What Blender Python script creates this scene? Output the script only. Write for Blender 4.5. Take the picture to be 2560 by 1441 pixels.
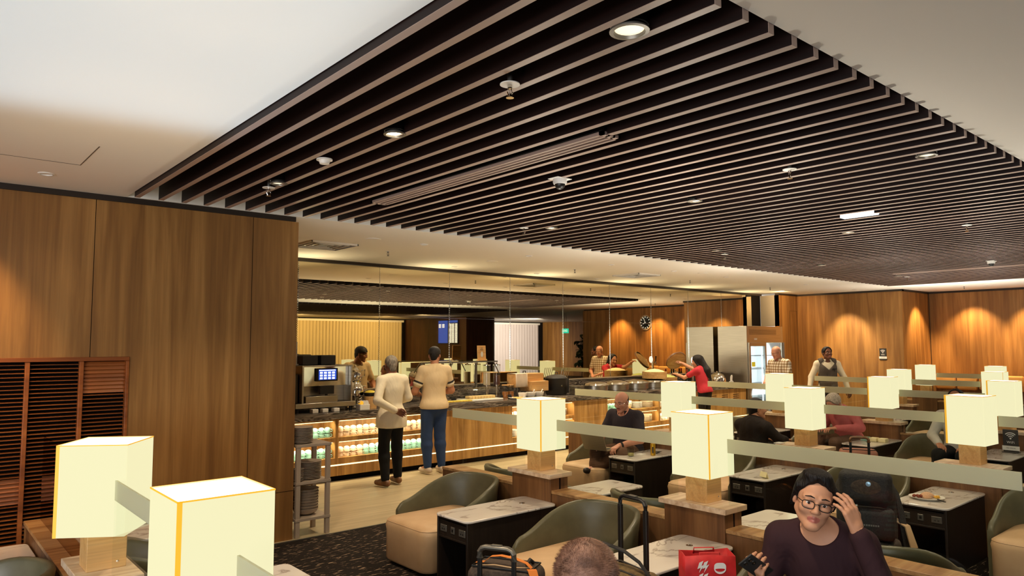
import bpy, bmesh, math, random
import numpy as np
from mathutils import Vector, Matrix, Euler
PI = math.pi
rnd = random.Random(7)
scene = bpy.context.scene
for o in list(bpy.data.objects):
    bpy.data.objects.remove(o)
COL = scene.collection

# ---------------------------------------------------------------- camera
cam_d = bpy.data.cameras.new('camera')
cam = bpy.data.objects.new('camera', cam_d)
COL.objects.link(cam)
cam_d.sensor_fit = 'HORIZONTAL'; cam_d.sensor_width = 36.0
cam_d.lens = 1793.39 / 2560 * 36
cam_d.clip_start = 0.02; cam_d.clip_end = 200
_fw = Vector((0.64902049, 0.75687688, 0.07687521)); _rt = Vector((0.75925351, -0.6507896, -0.00264695))
_up = Vector((-0.04802617, -0.0600857, 0.99703721))
cam.matrix_world = Matrix(((_rt.x, _up.x, -_fw.x, 0), (_rt.y, _up.y, -_fw.y, 0), (_rt.z, _up.z, -_fw.z, 1.8), (0, 0, 0, 1)))
scene.camera = cam

# ---------------------------------------------------------------- view, world, daylight
vs = scene.view_settings
vs.view_transform = 'Standard'; vs.look = 'None'; vs.exposure = 0.32; vs.gamma = 1.0; vs.use_curve_mapping = False
scene.cycles.use_denoising = True
scene.cycles.max_bounces = 9; scene.cycles.diffuse_bounces = 4; scene.cycles.glossy_bounces = 5
scene.cycles.transparent_max_bounces = 24; scene.cycles.transmission_bounces = 8
scene.cycles.caustics_reflective = False; scene.cycles.caustics_refractive = False
scene.cycles.sample_clamp_indirect = 6.0
W = bpy.data.worlds.new('world'); scene.world = W; W.use_nodes = True
W.node_tree.nodes['Background'].inputs[0].default_value = (1.0, 0.94, 0.85, 1)
W.node_tree.nodes['Background'].inputs[1].default_value = 0.7

def light(name, kind, loc, energy, color=(1, 1, 1), size=0.1, target=None, spot=None, blend=0.5, sy=None):
    d = bpy.data.lights.new(name, kind); d.energy = energy; d.color = color
    if kind == 'AREA':
        d.size = size
        if sy: d.shape = 'RECTANGLE'; d.size_y = sy
    else:
        d.shadow_soft_size = size
    if kind == 'SPOT':
        d.spot_size = math.radians(spot or 90); d.spot_blend = blend
    o = bpy.data.objects.new(name, d); COL.objects.link(o); o.location = loc
    if target is not None:
        o.rotation_euler = (Vector(target) - Vector(loc)).to_track_quat('-Z', 'Y').to_euler()
    return o
WARM = (1.0, 0.80, 0.55)
COOL = (0.74, 0.86, 1.0)
# daylight from the window front behind the photographer washing the near ceiling
light('daylight_window', 'AREA', (-5.2, -1.5, 1.3), 300, (0.95, 0.96, 1.0), 7.0, (3, 2.2, 2.4), sy=2.2)
_l = light('ceiling_fill_panel', 'AREA', (-1.45, 1.25, 1.46), 46, (0.42, 0.70, 1.0), 5.4, (-1.45, 1.25, 3.0), sy=6.5)  # added unseen upward panel standing in for daylight on the left ceiling
_l.rotation_euler = (PI, 0, math.radians(-8)); _l.data.spread = math.radians(26)
# ---------------------------------------------------------------- helpers
def lin(r, g, b):
    f = lambda c: (c / 255) / 12.92 if c / 255 <= 0.04045 else ((c / 255 + 0.055) / 1.055) ** 2.4
    return (f(r), f(g), f(b), 1.0)
ORD = ['first', 'second', 'third', 'fourth', 'fifth', 'sixth', 'seventh', 'eighth', 'ninth', 'tenth', 'eleventh', 'twelfth', 'thirteenth', 'fourteenth', 'fifteenth', 'sixteenth', 'seventeenth', 'eighteenth']

def mat(name, col, rough=0.5, metal=0.0, spec=0.5, emit=None, es=0.0, coat=0.0, trans=0.0, sss=0.0, alpha=1.0):
    m = bpy.data.materials.new(name); m.use_nodes = True
    b = m.node_tree.nodes['Principled BSDF']
    b.inputs['Base Color'].default_value = col; b.inputs['Roughness'].default_value = rough
    b.inputs['Metallic'].default_value = metal; b.inputs['Specular IOR Level'].default_value = spec
    b.inputs['Coat Weight'].default_value = coat; b.inputs['Transmission Weight'].default_value = trans
    b.inputs['Alpha'].default_value = alpha
    if sss:
        b.inputs['Subsurface Weight'].default_value = sss; b.inputs['Subsurface Radius'].default_value = (0.02, 0.008, 0.005); b.inputs['Subsurface Scale'].default_value = 0.7
    if emit:
        b.inputs['Emission Color'].default_value = emit; b.inputs['Emission Strength'].default_value = es
    m.diffuse_color = col
    return m

def nd(m, kind, **kw):
    n = m.node_tree.nodes.new(kind)
    for k, v in kw.items():
        setattr(n, k, v)
    return n

def ramp(m, stops):
    r = nd(m, 'ShaderNodeValToRGB'); e = r.color_ramp.elements
    e[0].position, e[0].color = stops[0]; e[1].position, e[1].color = stops[-1]
    for p, c in stops[1:-1]:
        k = e.new(p); k.color = c
    return r

def noise(m, scale, stretch=(1, 1, 1), detail=4, dist=0.0, rough=0.55):
    L = m.node_tree.links
    tc = nd(m, 'ShaderNodeTexCoord'); mp = nd(m, 'ShaderNodeMapping'); mp.inputs['Scale'].default_value = stretch
    n = nd(m, 'ShaderNodeTexNoise'); n.inputs['Scale'].default_value = scale; n.inputs['Detail'].default_value = detail
    n.inputs['Distortion'].default_value = dist; n.inputs['Roughness'].default_value = rough
    L.new(tc.outputs['Object'], mp.inputs['Vector']); L.new(mp.outputs[0], n.inputs['Vector'])
    return n

def bump(m, src, strength=0.2, dist=0.02):
    b = nd(m, 'ShaderNodeBump'); b.inputs['Strength'].default_value = strength; b.inputs['Distance'].default_value = dist
    m.node_tree.links.new(src, b.inputs['Height'])
    m.node_tree.links.new(b.outputs[0], m.node_tree.nodes['Principled BSDF'].inputs['Normal'])

def tex(name, stops, scale, stretch=(1, 1, 1), detail=4, dist=0.0, rough=0.5, spec=0.5, bmp=0.0, metal=0.0, coat=0.0, second=None):
    """procedural noise material: colour ramp over stretched noise, optional finer overlay"""
    m = mat(name, stops[0][1], rough, metal, spec, coat=coat)
    n = noise(m, scale, stretch, detail, dist)
    r = ramp(m, stops); L = m.node_tree.links
    L.new(n.outputs['Fac'], r.inputs[0]); out = r.outputs[0]
    if second:
        n2 = noise(m, second[0], second[1], 5, 0.2)
        r2 = ramp(m, second[2]); L.new(n2.outputs['Fac'], r2.inputs[0])
        mx = nd(m, 'ShaderNodeMix', data_type='RGBA', blend_type=second[3]); mx.inputs[0].default_value = second[4]
        L.new(out, mx.inputs[6]); L.new(r2.outputs[0], mx.inputs[7]); out = mx.outputs[2]
    L.new(out, m.node_tree.nodes['Principled BSDF'].inputs['Base Color'])
    if bmp: bump(m, n.outputs['Fac'], bmp)
    return m
G = lambda v: (v, v, v, 1)
def wood(name, a, b, c, grain='z', rough=0.45, sc=1.0):
    st = {'z': (7, 7, 0.45), 'x': (0.45, 7, 7), 'y': (7, 0.45, 7)}[grain]
    s2 = {'z': (60, 60, 1.6), 'x': (1.6, 60, 60), 'y': (60, 1.6, 60)}[grain]
    return tex(name, [(0.32, a), (0.5, b), (0.68, c)], 1.1 * sc, st, 4, 0.7, rough, second=(1.0 * sc, s2, [(0.3, G(0.72)), (0.7, G(1.0))], 'MULTIPLY', 0.7))

M = {}
M['white'] = mat('ceiling_paint', lin(238, 234, 224), 0.9, spec=0.1)
M['trim'] = mat('dark_trim', lin(38, 28, 20), 0.5)
M['wallwood'] = wood('oak_wall_panel', lin(130, 88, 42), lin(154, 108, 54), lin(178, 130, 70), 'z', 0.5)
M['cabwood'] = wood('oak_cabinet_front', lin(150, 106, 52), lin(186, 138, 76), lin(206, 158, 92), 'z', 0.45, 1.6)
M['rowwood'] = wood('walnut_partition', lin(98, 62, 34), lin(126, 84, 48), lin(150, 106, 64), 'z', 0.45, 1.3)
M['capwood'] = wood('oak_cap', lin(150, 104, 60), lin(186, 140, 90), lin(206, 164, 112), 'x', 0.35, 2.0)
M['boardwood'] = tex('pale_striped_board', [(0.3, lin(196, 160, 126)), (0.5, lin(222, 192, 158)), (0.7, lin(236, 214, 186))], 1.3, (0.6, 16, 16), 3, 0.4, 0.35)
M['maple'] = wood('maple_block', lin(208, 156, 92), lin(220, 172, 108), lin(228, 184, 122), 'x', 0.45, 1.5)
M['louver'] = wood('louver_wood', lin(120, 62, 26), lin(150, 82, 36), lin(172, 98, 44), 'x', 0.4, 1.0)
M['slat'] = tex('dark_slat', [(0.3, lin(20, 9, 7)), (0.7, lin(31, 14, 11))], 2.0, (20, 1, 20), 3, 0.2, 0.55, 0.3)
M['slatedge'] = mat('pale_taupe', lin(158, 136, 124), 0.4)  # paler taupe on slat bottoms and near ends than on the sides
M['black'] = mat('black_backing', lin(14, 10, 9), 0.9, spec=0.1)
M['blackwood'] = tex('black_oak', [(0.3, lin(26, 20, 16)), (0.7, lin(44, 34, 27))], 3.0, (14, 14, 0.8), 4, 0.3, 0.4)
M['marble'] = tex('white_marble', [(0.30, lin(226, 218, 208)), (0.478, lin(222, 212, 202)), (0.497, lin(158, 144, 134)), (0.512, lin(220, 210, 200)), (0.72, lin(234, 228, 220))], 1.5, (1, 1.6, 1), 5, 1.2, 0.15, coat=0.3)
M['blackmarble'] = tex('black_marble', [(0.34, lin(30, 28, 27)), (0.43, lin(120, 108, 96)), (0.47, lin(44, 40, 38)), (0.52, lin(150, 138, 124)), (0.57, lin(36, 33, 31)), (0.64, lin(96, 88, 78)), (0.70, lin(24, 22, 22))], 1.5, (0.8, 3.0, 7.0), 5, 1.3, 0.18)
M['darkwall'] = wood('dark_brown_wall', lin(48, 28, 14), lin(64, 38, 20), lin(78, 48, 26))
M['carpet'] = tex('flecked_carpet', [(0.56, lin(38, 32, 28)), (0.60, lin(52, 44, 38)), (0.645, lin(186, 158, 128))], 4.2, (2.4, 15, 1), 7, 0.35, 0.95, 0.1)
M['tile'] = tex('beige_floor_tile', [(0.3, lin(168, 150, 116)), (0.7, lin(196, 178, 140))], 2.0, (0.7, 7, 1), 5, 0.2, 0.4)
M['olive'] = tex('olive_leather', [(0.3, lin(86, 82, 60)), (0.7, lin(104, 99, 74))], 6.0, (1, 1, 1), 4, 0.0, 0.36, 0.5)
M['beige'] = tex('beige_leather', [(0.3, lin(198, 160, 118)), (0.7, lin(214, 178, 136))], 5.0, (1, 1, 1), 4, 0.0, 0.45, 0.4)
M['gold'] = mat('lit_gold_tape', lin(226, 170, 48), 0.5, emit=lin(236, 176, 48), es=0.55)
M['shade'] = mat('lit_lamp_shade', lin(90, 88, 70), 0.8, spec=0.1, emit=(1.0, 0.95, 0.575, 1), es=0.70)
M['diffuser'] = mat('lit_lamp_top', lin(200, 200, 200), 0.8, emit=(0.93, 0.97, 1.0, 1), es=1.9)
M['steel'] = tex('brushed_steel', [(0.3, lin(172, 164, 150)), (0.7, lin(192, 184, 170))], 2.0, (1, 1, 60), 3, 0.0, 0.30, metal=1.0)
M['steelsoft'] = mat('satin_steel', lin(158, 150, 136), 0.45, 0.35)
M['chrome'] = mat('chrome', lin(226, 222, 214), 0.09, 1.0)
M['grey'] = mat('grey_metal', lin(120, 116, 108), 0.4, 0.7)
M['darkgrey'] = mat('dark_grey_plastic', lin(46, 44, 42), 0.45)
M['blackp'] = mat('black_plastic', lin(20, 19, 19), 0.4)
M['blackcloth'] = tex('black_nylon', [(0.3, lin(26, 24, 24)), (0.7, lin(46, 43, 42))], 90.0, (1, 1, 1), 2, 0, 0.7, bmp=0.2)
M['whitep'] = mat('white_plastic', lin(232, 230, 224), 0.4)
M['downlight'] = mat('downlight_lamp', G(1), 0.4, emit=(1.0, 0.84, 0.58, 1), es=9.0)
M['downdim'] = mat('downlight_reflector', lin(235, 225, 200), 0.3, 0.4, emit=(1.0, 0.86, 0.60, 1), es=0.9)
M['led'] = mat('led_strip', G(1), 0.4, emit=(1.0, 0.78, 0.40, 1), es=1.5)
M['ceramic'] = mat('cream_ceramic', lin(226, 206, 176), 0.25)
M['mint'] = mat('mint_ceramic', lin(150, 200, 184), 0.25)
M['whitecer'] = mat('white_ceramic', lin(236, 232, 222), 0.22)
M['stone'] = mat('taupe_stoneware', lin(186, 168, 148), 0.4)
M['standpaint'] = mat('beige_stand_paint', lin(176, 158, 138), 0.5)
M['blind'] = mat('vertical_blind_fabric', lin(206, 190, 150), 0.8, spec=0.1)
M['blindw'] = mat('white_blind_fabric', lin(206, 196, 196), 0.8, spec=0.1)
M['sky'] = mat('bright_daylight', G(1), 0.5, emit=(0.80, 0.88, 1.0, 1), es=2.6)
M['green'] = mat('lit_exit_green', lin(20, 190, 170), 0.5, emit=lin(30, 214, 196), es=1.0)
M['emwhite'] = mat('lit_white', G(0.8), 0.5, emit=(0.95, 0.98, 1.0, 1), es=1.2)
M['screenblue'] = mat('screen_blue', lin(30, 60, 150), 0.3, emit=lin(42, 78, 190), es=0.9)
M['lapshell'] = mat('laptop_shell', lin(150, 134, 104), 0.45, 0.2)
M['leaf'] = mat('dark_green_leaf', lin(52, 66, 34), 0.35)

def glassmat(name, tint, refl=0.06, fr=1.0):
    m = bpy.data.materials.new(name); m.use_nodes = True; nt = m.node_tree; nt.nodes.clear()
    out = nt.nodes.new('ShaderNodeOutputMaterial'); t = nt.nodes.new('ShaderNodeBsdfTransparent'); g = nt.nodes.new('ShaderNodeBsdfGlossy')
    t.inputs[0].default_value = tint; g.inputs['Roughness'].default_value = 0.01; g.inputs[0].default_value = (1, 1, 1, 1)
    f = nt.nodes.new('ShaderNodeFresnel'); f.inputs[0].default_value = 1.45
    ml = nt.nodes.new('ShaderNodeMath'); ml.operation = 'MULTIPLY'; ml.inputs[1].default_value = fr
    mx = nt.nodes.new('ShaderNodeMixShader'); L = nt.links
    ge = nt.nodes.new('ShaderNodeNewGeometry'); iv = nt.nodes.new('ShaderNodeMath'); iv.operation = 'SUBTRACT'; iv.inputs[0].default_value = 1.0; m2 = nt.nodes.new('ShaderNodeMath'); m2.operation = 'MULTIPLY'
    L.new(ge.outputs['Backfacing'], iv.inputs[1]); L.new(f.outputs[0], ml.inputs[0]); L.new(ml.outputs[0], m2.inputs[0]); L.new(iv.outputs[0], m2.inputs[1]); L.new(m2.outputs[0], mx.inputs[0]); L.new(t.outputs[0], mx.inputs[1]); L.new(g.outputs[0], mx.inputs[2]); L.new(mx.outputs[0], out.inputs[0])
    return m
M['glass'] = glassmat('clear_glass', (0.95, 0.97, 0.95, 1), fr=0.75)
M['clear'] = glassmat('thin_clear_plastic', (0.87, 0.89, 0.88, 1), fr=1.8)
M['tintglass'] = glassmat('fridge_glass', (0.8, 0.86, 0.9, 1))
M['brownreflect'] = glassmat('brown_reflection_glass', (0.62, 0.46, 0.32, 1), fr=0.9)  # brown tint stands in for the dark reflection in this screen
def frostmat():
    m = bpy.data.materials.new('frosted_band'); m.use_nodes = True; nt = m.node_tree; nt.nodes.clear(); L = nt.links
    out = nt.nodes.new('ShaderNodeOutputMaterial'); t = nt.nodes.new('ShaderNodeBsdfTransparent'); d = nt.nodes.new('ShaderNodeBsdfDiffuse'); tr = nt.nodes.new('ShaderNodeBsdfTranslucent')
    d.inputs[0].default_value = lin(226, 224, 196); tr.inputs[0].default_value = lin(226, 226, 196); t.inputs[0].default_value = (0.9, 0.92, 0.84, 1)
    a = nt.nodes.new('ShaderNodeMixShader'); a.inputs[0].default_value = 0.45; b = nt.nodes.new('ShaderNodeMixShader'); b.inputs[0].default_value = 0.16
    L.new(d.outputs[0], a.inputs[1]); L.new(tr.outputs[0], a.inputs[2]); L.new(a.outputs[0], b.inputs[1]); L.new(t.outputs[0], b.inputs[2]); L.new(b.outputs[0], out.inputs[0])
    return m
M['frost'] = frostmat()
M['mirror'] = mat('bronze_mirror', (0.76, 0.66, 0.45, 1), 0.015, 1.0)

class B:
    """collects shapes, then links them as ONE mesh object"""
    def __init__(s): s.v = []; s.f = []; s.m = []
    def add(s, vs, fs, m=0, mx=None):
        o = len(s.v)
        s.v += [tuple(mx @ Vector(p)) for p in vs] if mx is not None else [tuple(p) for p in vs]
        s.f += [tuple(i + o for i in f) for f in fs]; s.m += [m] * len(fs); return s
    def box(s, x0, x1, y0, y1, z0, z1, m=0, mx=None):
        vs = [(x0, y0, z0), (x1, y0, z0), (x1, y1, z0), (x0, y1, z0), (x0, y0, z1), (x1, y0, z1), (x1, y1, z1), (x0, y1, z1)]
        return s.add(vs, [(0, 3, 2, 1), (4, 5, 6, 7), (0, 1, 5, 4), (1, 2, 6, 5), (2, 3, 7, 6), (3, 0, 4, 7)], m, mx)
    def rbox(s, x0, x1, y0, y1, z0, z1, r, m=0, seg=3, mx=None):
        bm = bmesh.new(); bmesh.ops.create_cube(bm, size=1)
        for v in bm.verts:
            v.co = ((x0 + x1) / 2 + v.co.x * (x1 - x0), (y0 + y1) / 2 + v.co.y * (y1 - y0), (z0 + z1) / 2 + v.co.z * (z1 - z0))
        bmesh.ops.bevel(bm, geom=bm.edges[:], offset=r, segments=seg, profile=0.5, affect='EDGES')
        bm.verts.index_update()
        s.add([v.co[:] for v in bm.verts], [tuple(v.index for v in f.verts) for f in bm.faces], m, mx); bm.free(); return s
    def prism(s, pts, z0, z1, m=0, axis='z', mx=None):
        n = len(pts); f = {'z': lambda p, z: (p[0], p[1], z), 'x': lambda p, z: (z, p[0], p[1]), 'y': lambda p, z: (p[0], z, p[1])}[axis]
        vs = [f(p, z0) for p in pts] + [f(p, z1) for p in pts]
        return s.add(vs, [tuple(range(n))[::-1], tuple(range(n, 2 * n))] + [(i, (i + 1) % n, n + (i + 1) % n, n + i) for i in range(n)], m, mx)
    def lathe(s, prof, n=24, m=0, c=(0, 0, 0), mx=None, cap=True):
        vs = []; fs = []
        for r, z in prof:
            vs += [(c[0] + r * math.cos(2 * PI * i / n), c[1] + r * math.sin(2 * PI * i / n), c[2] + z) for i in range(n)]
        k = len(prof)
        for j in range(k - 1):
            fs += [(j * n + i, j * n + (i + 1) % n, (j + 1) * n + (i + 1) % n, (j + 1) * n + i) for i in range(n)]
        if cap and prof[0][0] > 1e-6: fs.append(tuple(range(n))[::-1])
        if cap and prof[-1][0] > 1e-6: fs.append(tuple((k - 1) * n + i for i in range(n)))
        return s.add(vs, fs, m, mx)
    def tube(s, pts, r, n=8, m=0, closed=False, mx=None, flat=1.0):
        P = [Vector(p) for p in pts]; vs = []; fs = []; k = len(P); up = Vector((0, 0, 1)); rr = r if isinstance(r, (list, tuple)) else [r] * k
        for j, p in enumerate(P):
            a = P[(j - 1) % k] if (closed or j > 0) else p; b = P[(j + 1) % k] if (closed or j < k - 1) else p
            t = (b - a).normalized(); u = t.cross(up)
            if u.length < 0.05: u = t.cross(Vector((0, 1, 0)))
            u.normalize(); w = u.cross(t)
            vs += [p + u * (rr[j] * math.cos(2 * PI * i / n)) + w * (rr[j] * flat * math.sin(2 * PI * i / n)) for i in range(n)]
        for j in range(k if closed else k - 1):
            q = (j + 1) % k
            fs += [(j * n + i, j * n + (i + 1) % n, q * n + (i + 1) % n, q * n + i) for i in range(n)]
        if not closed: fs += [tuple(range(n))[::-1], tuple((k - 1) * n + i for i in range(n))]
        return s.add(vs, fs, m, mx)
    def cyl(s, c, r, z0, z1, n=20, m=0, r2=None): return s.lathe([(r, z0), (r if r2 is None else r2, z1)], n, m, c)
    def ball(s, c, rx, ry=None, rz=None, n=16, m=0, mx=None):
        ry = ry or rx; rz = rz or rx; k = n // 2; vs = [(c[0], c[1], c[2] - rz)]; fs = []
        for j in range(1, k):
            a = -PI / 2 + PI * j / k
            vs += [(c[0] + rx * math.cos(a) * math.cos(2 * PI * i / n), c[1] + ry * math.cos(a) * math.sin(2 * PI * i / n), c[2] + rz * math.sin(a)) for i in range(n)]
        vs.append((c[0], c[1], c[2] + rz)); t = len(vs) - 1
        fs += [(0, 1 + (i + 1) % n, 1 + i) for i in range(n)]
        for j in range(k - 2):
            o = 1 + j * n
            fs += [(o + i, o + (i + 1) % n, o + n + (i + 1) % n, o + n + i) for i in range(n)]
        o = 1 + (k - 2) * n
        fs += [(o + i, o + (i + 1) % n, t) for i in range(n)]
        return s.add(vs, fs, m, mx)
    def obj(s, name, mats, parent=None, loc=None, bevel=0.0, smooth=True, angle=35):
        me = bpy.data.meshes.new(name); me.from_pydata(s.v, [], s.f)
        for k in (mats if isinstance(mats, (list, tuple)) else [mats]): me.materials.append(M[k] if isinstance(k, str) else k)
        me.polygons.foreach_set('material_index', s.m); me.update()
        if smooth:
            me.polygons.foreach_set('use_smooth', [True] * len(me.polygons)); me.set_sharp_from_angle(angle=math.radians(angle))
        o = bpy.data.objects.new(name, me); COL.objects.link(o)
        if parent: o.parent = parent
        if loc: o.location = loc
        if bevel:
            bv = o.modifiers.new('bevel', 'BEVEL'); bv.width = bevel; bv.segments = 2; bv.limit_method = 'ANGLE'
        return o

def tag(o, label, cat, group=None, kind=None):
    o['label'] = label; o['category'] = cat
    if group: o['group'] = group
    if kind: o['kind'] = kind
    return o
def thing(name, label, cat, loc=(0, 0, 0), rz=0.0, group=None):
    o = bpy.data.objects.new(name, None); COL.objects.link(o); o.empty_display_size = 0.1
    o.location = loc; o.rotation_euler = (0, 0, rz); return tag(o, label, cat, group)
def struct(o):
    o['kind'] = 'structure'; return o
def dup(root, loc=None, rz=None, label=None, group=None):
    r = root.copy(); COL.objects.link(r)
    if loc is not None: r.location = loc
    if rz is not None: r.rotation_euler = (0, 0, rz)
    if label: r['label'] = label
    if group: r['group'] = group
    for ch in list(root.children):
        c = ch.copy(); COL.objects.link(c); c.parent = r
        for g in list(ch.children):
            d = g.copy(); COL.objects.link(d); d.parent = c
    return r
def lettering(text, size, mx, matname, parent, name='lettering', depth=0.0008, align='CENTER'):
    cu = bpy.data.curves.new(name, 'FONT'); cu.body = text; cu.size = size; cu.extrude = depth; cu.align_x = align; cu.align_y = 'CENTER'; cu.resolution_u = 3
    t = bpy.data.objects.new(name, cu); COL.objects.link(t)
    me = bpy.data.meshes.new_from_object(t.evaluated_get(bpy.context.evaluated_depsgraph_get()))
    bpy.data.objects.remove(t); me.transform(mx); me.materials.clear(); me.materials.append(M[matname])
    o = bpy.data.objects.new(name, me); COL.objects.link(o); o.parent = parent; return o
def frame_mx(o, xd, yd):
    """matrix whose x,y axes are the given world directions (text plane), origin o"""
    x = Vector(xd).normalized(); y = Vector(yd).normalized(); z = x.cross(y)
    return Matrix(((x.x, y.x, z.x, o[0]), (x.y, y.y, z.y, o[1]), (x.z, y.z, z.z, o[2]), (0, 0, 0, 1)))
# ================================================================ ROOM SHELL
ZC = 3.0
struct(B().box(-8, 28.6, -12, 6.40, -0.1, 0).obj('floor', 'carpet', smooth=False))
struct(B().box(-8, 24, 6.42, 9.7, -0.1, 0.002).obj('floor.001', 'tile', smooth=False))
struct(B().box(-8, 24, 6.40, 6.42, -0.1, 0.006).obj('trim_1', 'grey', smooth=False))
# ceiling with two slatted openings
SX0, SX1, SY0, SY1 = 1.375, 15.62, 1.35, 6.42
c = B()
for x0, x1, y0, y1 in ((-8, 24, 6.42, 9.7), (-8, 1.375, 1.35, 6.42), (15.62, 24, 1.35, 6.42), (-8, 28.6, -0.55, 1.35), (-8, 0.9, -5.4, -0.55), (16.8, 28.6, -5.4, -0.55), (-8, 28.6, -12, -5.4)):
    c.box(x0, x1, y0, y1, 3.0, 3.06)
for x0, x1, y0, y1 in ((1.375, 15.62, 6.42, 6.46), (15.62, 15.66, 1.31, 6.46), (1.33, 15.62, 1.31, 1.35), (1.335, 1.375, 1.35, 6.42), (0.9, 16.8, -0.55, -0.5), (0.9, 16.8, -5.45, -5.4)):
    c.box(x0, x1, y0, y1, 3.06, 3.36)
struct(c.obj('ceiling', 'white', smooth=False))
struct(B().box(1.3, 15.7, 1.3, 6.47, 3.36, 3.4).box(0.85, 16.85, -5.46, -0.49, 3.36, 3.4).obj('ceiling.001', 'black', smooth=False))

# left oak wall with a louvred opening
WY = 6.462
w = B()
w.box(1.448, 2.865, WY, 6.60, 0, 2.955).box(-8, 1.448, WY, 6.60, 1.70, 2.955).box(1.55, 2.865, 6.60, 9.52, 0, 2.955)
wl = struct(w.obj('wall_left', 'wallwood', smooth=False))
j = B()
for x in (1.166,): j.box(x - 0.002, x + 0.002, WY - 0.0015, WY, 1.70, 2.955)
j.box(2.429, 2.433, WY - 0.0015, WY, 0.0, 2.955).box(2.433, 2.865, WY - 0.0015, WY, 0.443, 0.447)
struct(j.obj('trim_2', 'black', smooth=False))
struct(B().box(-8, 2.83, WY - 0.02, WY + 0.1, 2.955, 3.0).box(2.80, 2.83, WY + 0.1, 9.48, 2.955, 3.0).obj('trim_3', 'trim', smooth=False))
struct(B().box(2.86, 16.3, 9.52, 9.62, 0, 3.0).obj('wall_back', 'black', smooth=False))
struct(B().box(2.83, 16.28, 9.46, 9.52, 2.955, 3.0).obj('trim_4', 'trim', smooth=False))

# louvred screen in the opening
t = thing('louver_screen', 'orange-brown wooden louvre shutter set into the left oak wall', 'shutter', (0, WY, 0))
B().box(-3.0, 1.448, -0.012, 0.05, 1.668, 1.70).box(1.425, 1.448, -0.012, 0.05, 0, 1.668).obj('frame', 'louver', t, bevel=0.003)
for x in (-0.02, 0.745, 1.098):
    B().box(x, x + 0.03, -0.008, 0.045, 0, 1.668).obj('post', 'louver', t, bevel=0.003)
for (x0, x1, shut) in ((0.01, 0.745, (0.62, 0.80)), (0.775, 1.098, (0.45, 0.47)), (1.128, 1.425, (1.42, 1.66)), (-2.2, -0.02, (0, 0))):
    b = B(); z = 0.03
    while z < 1.665:
        a = math.radians(8 if not (shut[0] <= z <= shut[1]) else 62)
        mx = Matrix.Translation((0, 0.022, z)) @ Matrix.Rotation(a, 4, 'X')
        b.box(x0, x1, -0.017, 0.017, -0.0022, 0.0022, mx=mx); z += 0.0305
    b.obj('louver_slats', 'louver', t, smooth=False)
B().box(-3.0, 1.44, 0.10, 0.11, 0, 1.7).obj('backing', 'black', t, smooth=False)

# far walls
X2, X3 = 17.2, 18.8
struct(B().box(16.27, X2 + 0.1, 9.02, 9.12, 0, 2.955).box(X2, X2 + 0.1, 6.55, 9.02, 0, 2.955).box(X2 + 0.1, X3, 6.55, 6.65, 0, 2.955).obj('wall_far', 'wallwood', smooth=False))
struct(B().box(X3, X3 + 0.1, 1.1, 6.65, 0, 2.955).box(X3, 28.5, 1.0, 1.1, 0, 2.955).obj('wall_far.001', 'wallwood', smooth=False))
struct(B().box(16.27, X2, 9.0, 9.1, 2.955, 3.0).box(X2 - 0.02, X2 + 0.1, 6.53, 9.02, 2.955, 3.0).box(X2, X3, 6.53, 6.65, 2.955, 3.0).box(X3 - 0.02, X3 + 0.1, 1.08, 6.55, 2.955, 3.0).box(X3 - .012, X3 - .002, 6.538, 6.549, 0, 2.955).obj('trim_5', 'trim', smooth=False))
struct(B().box(16.8, 17.15, 9.017, 9.019, 2.58, 2.585).box(16.8, 16.805, 9.017, 9.019, 0, 2.58).box(17.145, 17.15, 9.017, 9.019, 0, 2.58).obj('door_1', 'trim', smooth=False))
# rear zone that only the mirror shows
struct(B().box(28.5, 28.6, -12, 1.0, 0, 3.0).obj('wall_right', 'wallwood', smooth=False))
struct(B().box(-8, 28.6, -11.6, -11.5, 0, 3.0).obj('wall_front', 'black', smooth=False))
struct(B().box(19.0, 20.6, -11.2, -6.25, 0, 2.96).obj('wall_front.001', 'darkwall', smooth=False))
struct(B().box(21.6, 26.4, -11.40, -11.38, 0.9, 2.25).obj('window_1', 'sky', smooth=False))

def blinds(name, label, x0, x1, y, m, step, ang=20):
    t = thing(name, label, 'blinds', (0, y, 0))
    B().box(x0, x1, -0.05, 0.05, 2.84, 2.93).obj('headrail', 'whitep', t, smooth=False)
    b = B(); n = int((x1 - x0) / step)
    for i in range(n):
        mx = Matrix.Translation((x0 + (i + 0.5) * step, 0, 0)) @ Matrix.Rotation(math.radians(ang), 4, 'Z')
        w_ = step * 0.47; sec = [(-w_, 0.0), (-w_ * 0.5, 0.022), (0, 0.030), (w_ * 0.5, 0.022), (w_, 0.0)]
        b.prism(sec + [(x, y - 0.003) for x, y in sec[::-1]], 0.02, 2.84, mx=mx)
    b.obj('vanes', m, t, smooth=False)
blinds('vertical_blind', 'golden fabric vertical blinds reflected at the left end of the mirror', 6.0, 18.9, -11.25, 'blind', 0.16)
blinds('vertical_blind', 'pale vertical blinds over the daylit window reflected in the mirror', 20.7, 28.0, -11.25, 'blindw', 0.20, 4)

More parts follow.
